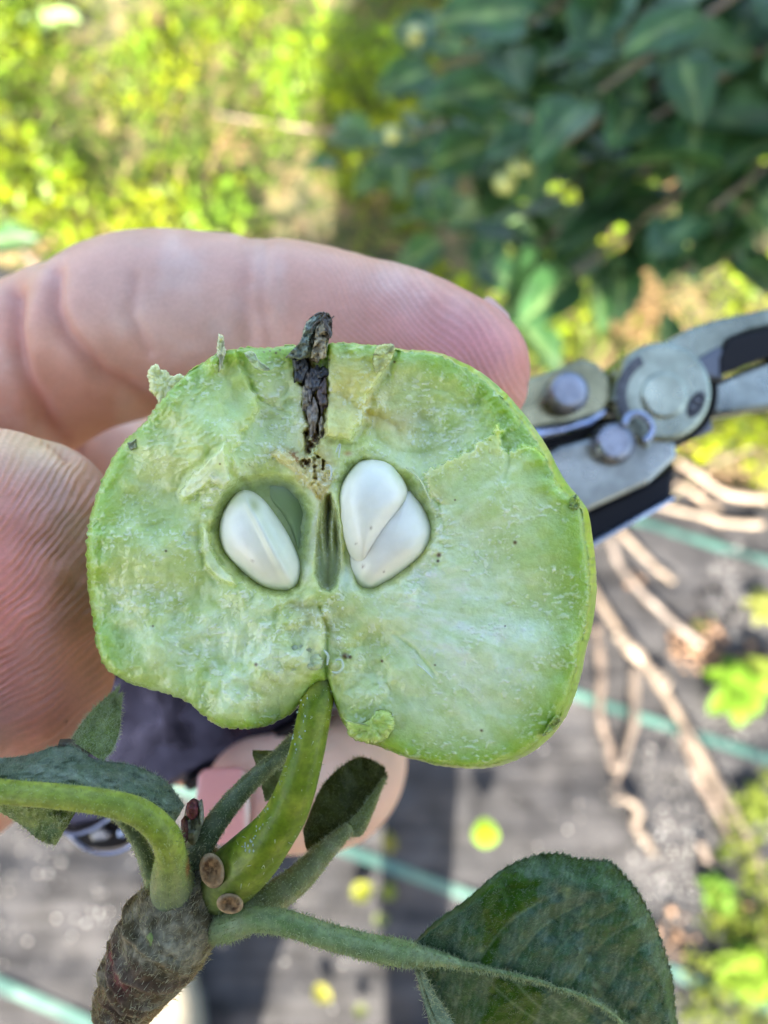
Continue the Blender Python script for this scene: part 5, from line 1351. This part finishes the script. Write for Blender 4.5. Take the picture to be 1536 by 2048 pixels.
# petioles
stalk('petiole', [(-260, 1562, 40, 22), (-100, 1570, 39.5, 23), (0, 1583, 39.2, 24), (110, 1592, 39, 24), (210, 1605, 39, 25), (280, 1626, 39, 27), (328, 1668, 39.5, 29), (342, 1712, 40.5, 31), (344, 1760, 42.2, 42), (358, 1806, 44.6, 52), (368, 1850, 47.5, 46)],
      lambda s, a, V: mix(mix(two((0.22, 0.28, 0.03), (0.37, 0.42, 0.08), 4)(s, a, V), (.16, .20, .13), sst(.62, .86, s) * .9), (.25, .07, .02), .8 * np.exp(-((s - .735) / .02) ** 2) * (np.cos(a + 2.6) > .55)),
      M_stem, hair=2600, hair_len=.00019, hair_col=(.38, .44, .2), label='thick light green petiole curving in from the left edge')
stalk('petiole', [(222, 1618, 42.5, 11), (255, 1650, 42.5, 13), (284, 1696, 42.8, 15), (302, 1745, 43.5, 17), (318, 1800, 44.5, 18)], two((0.17, 0.22, 0.09), (0.25, 0.30, 0.16), 6), M_stem, hair=900, hair_len=.0002, label='thin grey green petiole beneath the thick one')
stalk('petiole', [(592, 1478, 44.5, 14), (560, 1512, 44.2, 16), (505, 1560, 43.8, 18), (455, 1615, 43.4, 21), (415, 1670, 43.4, 24), (385, 1722, 44, 30), (370, 1770, 45, 34)], two((0.16, 0.21, 0.09), (0.25, 0.29, 0.17), 9), M_stem, hair=2500, hair_len=.0002, label='straight downy petiole passing behind the fruit stalk')
stalk('petiole', [(700, 1655, 45.5, 12), (652, 1700, 45, 20), (600, 1755, 44.4, 27), (545, 1795, 44, 30), (490, 1815, 44, 32), (440, 1815, 44.5, 32)], two((0.22, 0.25, 0.08), (0.28, 0.29, 0.15), 11), M_stem, hair=2500, hair_len=.0002, label='olive petiole of the small folded leaf')
stalk('petiole', [(350, 1850, 47.5, 40), (405, 1850, 44.4, 34), (455, 1852, 42.8, 29), (510, 1838, 42, 24), (580, 1848, 41.5, 23), (660, 1874, 41.2, 23), (730, 1892, 41.1, 23), (800, 1906, 41.1, 24), (850, 1912, 41.2, 17), (930, 1928, 41.4, 8), (1000, 1944, 41.45, 5), (1090, 1966, 41.5, 4), (1200, 2010, 41.7, 4), (1290, 2090, 42.3, 3)],
      two((0.19, 0.27, 0.09), (0.30, 0.36, 0.17), 13, 30), M_stem, n_s=200, hair=7000, hair_len=.00026, hair_col=(.32, .38, .22), label='long fuzzy petiole and midrib of the large leaf')

def blade(name, mid, up, lo, colf, hf, nu=120, nv=70, th=.12, under=(0.22, 0.28, 0.15), serr=2.2, sf=70, label=None, hair=0, m=None, hl=.0004, hcol=(.5, .56, .4)):
    """mid/up/lo: polylines (px,py,depth) from base to tip"""
    M = catmull(mid, nu); U = catmull(up, nu); L_ = catmull(lo, nu)
    v = np.linspace(-1, 1, nv)[None, :, None]
    Q = np.where(v < 0, M[:, None] * (1 + v) + U[:, None] * (-v), M[:, None] * (1 - v) + L_[:, None] * v)
    t = np.linspace(0, 1, nu)[:, None]; vv = v[..., 0] + 0 * t; tt = t + 0 * vv
    if serr:
        s_ = np.abs(((t * sf) % 1) - .35) * -1
        k = serr * (s_ + .3) * 2
        out = np.where(vv[..., None] < 0, U[:, None] - M[:, None], L_[:, None] - M[:, None]); out[..., 2] = 0
        out /= np.linalg.norm(out, axis=-1)[..., None] + 1e-9
        Q = Q + out * (k * np.abs(vv) ** 14 )[..., None]
    h = hf(tt, vv, Q)
    x, y, d = Q[..., 0], Q[..., 1], Q[..., 2] - h
    Vt = P(x, y, d); Vb = P(x, y, d + th)
    c = colf(tt, vv, Q); cu = mix(np.tile(np.array(under), x.shape + (1,)), np.array(under) * 1.4, np.clip(fbm(x / 20, y / 20, 3, 3), 0, 1))
    n = nu * nv
    f = gridf(nu, nv)
    b = np.concatenate([np.arange(nv - 1), (np.arange(nu - 1) + 1) * nv - 1, (nu - 1) * nv + np.arange(nv - 1)[::-1] + 1, (np.arange(nu - 1)[::-1] + 1) * nv])
    b2 = np.roll(b, -1)
    o = obj(name, np.concatenate([Vt.reshape(-1, 3), Vb.reshape(-1, 3)]), [f[:, ::-1], f + n, np.stack([b, b2, b2 + n, b + n], -1)], m or M_leaf, spur, col=np.concatenate([c.reshape(-1, 3), cu.reshape(-1, 3)]))
    if label: o['label'] = label
    if hair:
        N_ = np.tile(R_CAM @ np.array((0, 0, 1.0)), (n, 1))
        hairs_on('downy_hairs', Vt.reshape(-1, 3), N_, hair, hl, hcol, o, wid=.000014, lean=R_CAM @ np.array((.5, .9, -.35)))
        e = np.concatenate([Vt[:, 0], Vt[:, -1]])
        out = np.concatenate([Vt[:, 0] - Vt[:, nv // 2], Vt[:, -1] - Vt[:, nv // 2]]); out /= np.linalg.norm(out, axis=1)[:, None] + 1e-9
        ip = RNG.integers(0, len(e) - 1, 6)
        e2 = np.concatenate([e[:-1] * (1 - k) + e[1:] * k for k in (0, .33, .66)]); o2 = np.concatenate([out[:-1]] * 3)
        hairs_on('edge_hairs', e2, o2, hair // 4, hl, hcol, o, wid=.000014)
    return o
def bigcol(t, v, Q):
    x, y = Q[..., 0], Q[..., 1]
    c = np.tile(np.array((0.045, 0.108, 0.028)), x.shape + (1,))
    c = mix(c, (0.085, 0.14, 0.085), np.clip(.25 + .6 * fbm(x / 60, y / 60, 8, 4), 0, .8))
    wet = sst(-6, 4, sdf(x, y, [(955, 1790), (1010, 1740), (1080, 1765), (1068, 1810), (1030, 1830), (1010, 1860), (990, 1900), (975, 1925), (960, 1900), (968, 1860)]) + 8 * fbm(x / 20, y / 20, 3, 3))
    wet = np.clip(wet + sst(-6, 4, sdf(x, y, [(985, 1958), (1080, 1975), (1085, 2020), (1060, 2070), (1010, 2100), (970, 2048)]) + 8 * fbm(x / 20, y / 20, 4, 3)), 0, 1)
    c = mix(c, (0.032, 0.092, 0.0), wet)
    c = mix(c, (0.09, 0.14, 0.02), .55 * sst(.75, 1, np.abs(v)))
    # side veins
    for k in range(6):
        x0 = 950 + k * 62; y0 = 1932 + k * 14 + max(0, k - 3) * 10
        for sg in (-1, 1):
            ln = [(x0, y0), (x0 + 70, y0 + sg * (90 if sg < 0 else 70)), (x0 + 170, y0 + sg * (150 if sg < 0 else 140))]
            c = mix(c, (0.18, 0.25, 0.12), .6 * np.exp(-(ldist(x, y, catmull(ln, 12)) / 2.6) ** 2))
    fib = np.clip(fbm(x / 3.2 + y / 14, y / 26, 10, 2), 0, 1)
    c = mix(c, (0.25, 0.32, 0.22), .35 * fib * (1 - wet))
    for (a, b, r) in ((1190, 1975, 7), (1135, 1783, 8), (1166, 1823, 4), (963, 1900, 5)):
        c = mix(c, (0.26, 0.34, 0.14), .8 * gau(x, y, a, b, r, r * 1.5, 20))
    c = mix(c, (0.01, 0.012, 0.008), .9 * gau(x, y, 1190, 1980, 3, 8, -20))
    return c
def bigh(t, v, Q):
    x, y = Q[..., 0], Q[..., 1]
    h = .5 * np.abs(v) ** 1.2 * (v < 0) * np.sin(np.clip(t, 0, 1) * 3.1) - .9 * sst(.75, 1, np.abs(v)) * (v < 0)
    for k in range(6):
        x0 = 950 + k * 62; y0 = 1932 + k * 14 + max(0, k - 3) * 10
        for sg in (-1, 1):
            ln = [(x0, y0), (x0 + 70, y0 + sg * (90 if sg < 0 else 70)), (x0 + 170, y0 + sg * (150 if sg < 0 else 140))]
            h = h - .14 * np.exp(-(ldist(x, y, catmull(ln, 12)) / 11) ** 2)
    return h + .30 * fbm(x / 80, y / 80, 6, 3) + .05 * fbm(x / 14, y / 14, 7, 3) - .1 * np.exp(-(v / .06) ** 2)
blade('leaf_blade', [(822, 1906, 41.4), (900, 1922, 41.5), (1000, 1944, 41.5), (1090, 1968, 41.6), (1200, 2012, 41.8), (1290, 2080, 42.4), (1400, 2250, 44)],
      [(822, 1893, 41.4), (868, 1846, 41.6), (935, 1797, 41.4), (1000, 1742, 41.2), (1060, 1714, 41.4), (1110, 1707, 41.6), (1152, 1716, 41.6), (1190, 1722, 41.8), (1218, 1724, 41.8), (1250, 1752, 41.8), (1282, 1795, 41.8), (1310, 1850, 42), (1332, 1912, 42.2), (1346, 1972, 42.6), (1354, 2050, 43), (1380, 2150, 43.6), (1400, 2250, 44)],
      [(822, 1922, 41.4), (842, 1952, 42.0), (858, 2005, 42.6), (882, 2055, 43.2), (920, 2130, 44), (1000, 2230, 45), (1120, 2300, 46), (1250, 2320, 46), (1400, 2260, 44)],
      bigcol, bigh, nu=220, nv=150, serr=4.2, sf=52, hair=14000, hl=.00022, hcol=(.16, .22, .15), label='large dark green downy leaf with wet patches, cut off by the bottom edge')
# pale underside strip folded along the lower margin
blade('leaf_blade', [(838, 1940, 42.2), (856, 1990, 42.6), (882, 2040, 43), (930, 2130, 44)], [(838, 1930, 41.8), (866, 1980, 42.2), (900, 2035, 42.6), (950, 2120, 43.6)], [(832, 1945, 42.6), (846, 2000, 43.2), (866, 2060, 43.6), (912, 2140, 44.4)],
      lambda t, v, Q: mix(np.tile(np.array((0.17, 0.28, 0.20)), t.shape + (1,)), (.25, .36, .28), np.clip(fbm(Q[..., 0] / 10, Q[..., 1] / 10, 3, 3), 0, 1)), lambda t, v, Q: .2 * (1 - v * v), nu=40, nv=12, serr=0, hair=700, label='pale turned up margin of the large leaf')
# leaf lying on the left: grey downy upper surface above the thick petiole
def grey(c1, c2, sc=16, sd=3):
    return lambda t, v, Q: mix(np.tile(np.array(c1), t.shape + (1,)), c2, np.clip(.45 + .8 * fbm(Q[..., 0] / sc, Q[..., 1] / sc, sd, 4), 0, 1))
blade('leaf_blade', [(-200, 1540, 41), (-60, 1545, 40.8), (60, 1548, 40.6), (180, 1565, 40.6), (280, 1590, 40.8), (340, 1618, 41), (368, 1612, 41.6)],
      [(-200, 1500, 42), (-60, 1515, 42), (40, 1513, 42), (130, 1490, 42.2), (190, 1518, 42), (270, 1532, 42), (330, 1562, 42), (360, 1600, 41.8)],
      [(-200, 1575, 40.4), (-60, 1578, 40), (60, 1580, 39.8), (180, 1592, 39.8), (270, 1612, 40), (320, 1640, 40.4), (352, 1640, 41.2)],
      grey((0.13, 0.18, 0.10), (0.24, 0.29, 0.20)), lambda t, v, Q: .5 * (1 - v * v) + .25 * fbm(Q[..., 0] / 30, Q[..., 1] / 14, 4, 4), serr=0, hair=5000, hl=.00026, hcol=(.3, .35, .26), label='rolled grey downy leaf along the thick petiole', nu=140, nv=40)
blade('leaf_blade', [(150, 1486, 42.5), (178, 1462, 43), (205, 1432, 43.6), (235, 1392, 44.4)], [(140, 1484, 43), (165, 1445, 43.6), (195, 1410, 44), (240, 1372, 44.6)], [(205, 1523, 42), (228, 1494, 42.6), (240, 1450, 43.2), (245, 1385, 44.4)],
      grey((0.18, 0.24, 0.05), (0.27, 0.33, 0.11), 20, 7), lambda t, v, Q: .2 * fbm(Q[..., 0] / 24, Q[..., 1] / 24, 5, 3), nu=60, nv=40, serr=0, hair=1500, hl=.0003, label='folded yellow green leaf lobe behind the thumb')
blade('leaf_blade', [(118, 1484, 42.4), (146, 1490, 42.4), (175, 1512, 42.2)], [(120, 1478, 42.6), (150, 1480, 42.6), (182, 1508, 42.4)], [(116, 1490, 42.2), (142, 1499, 42.2), (168, 1520, 42)],
      grey((0.10, 0.08, 0.05), (0.2, 0.16, 0.09), 12, 9), lambda t, v, Q: .1 * (1 - v * v), nu=30, nv=16, serr=0, label='brown dry fold of the rolled leaf')
blade('leaf_blade', [(-30, 1612, 41.5), (40, 1620, 41.2), (90, 1640, 41.4), (125, 1668, 42)], [(-30, 1598, 41), (50, 1600, 40.6), (120, 1605, 40.8), (152, 1624, 41.4)], [(-20, 1612, 42), (40, 1648, 42), (80, 1680, 42.2), (112, 1690, 42.6)],
      grey((0.07, 0.14, 0.05), (0.2, 0.26, 0.06), 26, 11), lambda t, v, Q: .35 * fbm(Q[..., 0] / 30, Q[..., 1] / 30, 4, 3), nu=80, nv=40, serr=2, sf=16, hair=1500, hl=.0003, label='dark green leaf corner hanging below the thick petiole')
# small folded leaf with dark face
blade('leaf_blade', [(610, 1690, 46), (650, 1655, 46.2), (700, 1610, 46.6), (745, 1560, 47.2), (770, 1545, 47.6)], [(606, 1660, 46.5), (640, 1580, 46.8), (680, 1535, 47.2), (725, 1514, 47.6), (770, 1535, 47.6)], [(614, 1702, 46), (664, 1672, 46), (718, 1628, 46.2), (762, 1572, 47), (774, 1552, 47.4)],
      grey((0.065, 0.075, 0.012), (0.095, 0.105, 0.02), 30, 13), lambda t, v, Q: .15 * fbm(Q[..., 0] / 40, Q[..., 1] / 40, 4, 3), nu=80, nv=40, serr=2.2, sf=22, hair=1500, hl=.0003, label='small leaf with dark olive face', hcol=(.25, .26, .12))
blade('leaf_blade', [(640, 1712, 45.6), (690, 1680, 45.6), (735, 1635, 46), (768, 1560, 47)], [(626, 1706, 45.8), (668, 1670, 45.8), (718, 1622, 46), (764, 1558, 47)], [(640, 1730, 45.4), (690, 1676, 45.6), (728, 1664, 45.8), (771, 1560, 47)],
      grey((0.24, 0.28, 0.08), (0.34, 0.36, 0.16), 14, 15), lambda t, v, Q: .15 * (1 - v * v), nu=60, nv=14, serr=0, hair=1200, hl=.0003, label='lighter underside of the small leaf turned up along its edge')
blade('leaf_blade', [(505, 1500, 45), (530, 1520, 45), (560, 1570, 45), (540, 1600, 45)], [(512, 1500, 45.4), (560, 1505, 45.6), (590, 1540, 45.6), (560, 1600, 45.2)], [(505, 1510, 45), (512, 1530, 45), (525, 1580, 45), (530, 1604, 45)],
      grey((0.16, 0.2, 0.06), (0.25, 0.28, 0.12), 18, 17), lambda t, v, Q: .1 * fbm(Q[..., 0] / 20, Q[..., 1] / 20, 4, 3), nu=40, nv=24, serr=1.5, sf=10, label='narrow leaf piece behind the straight petiole')
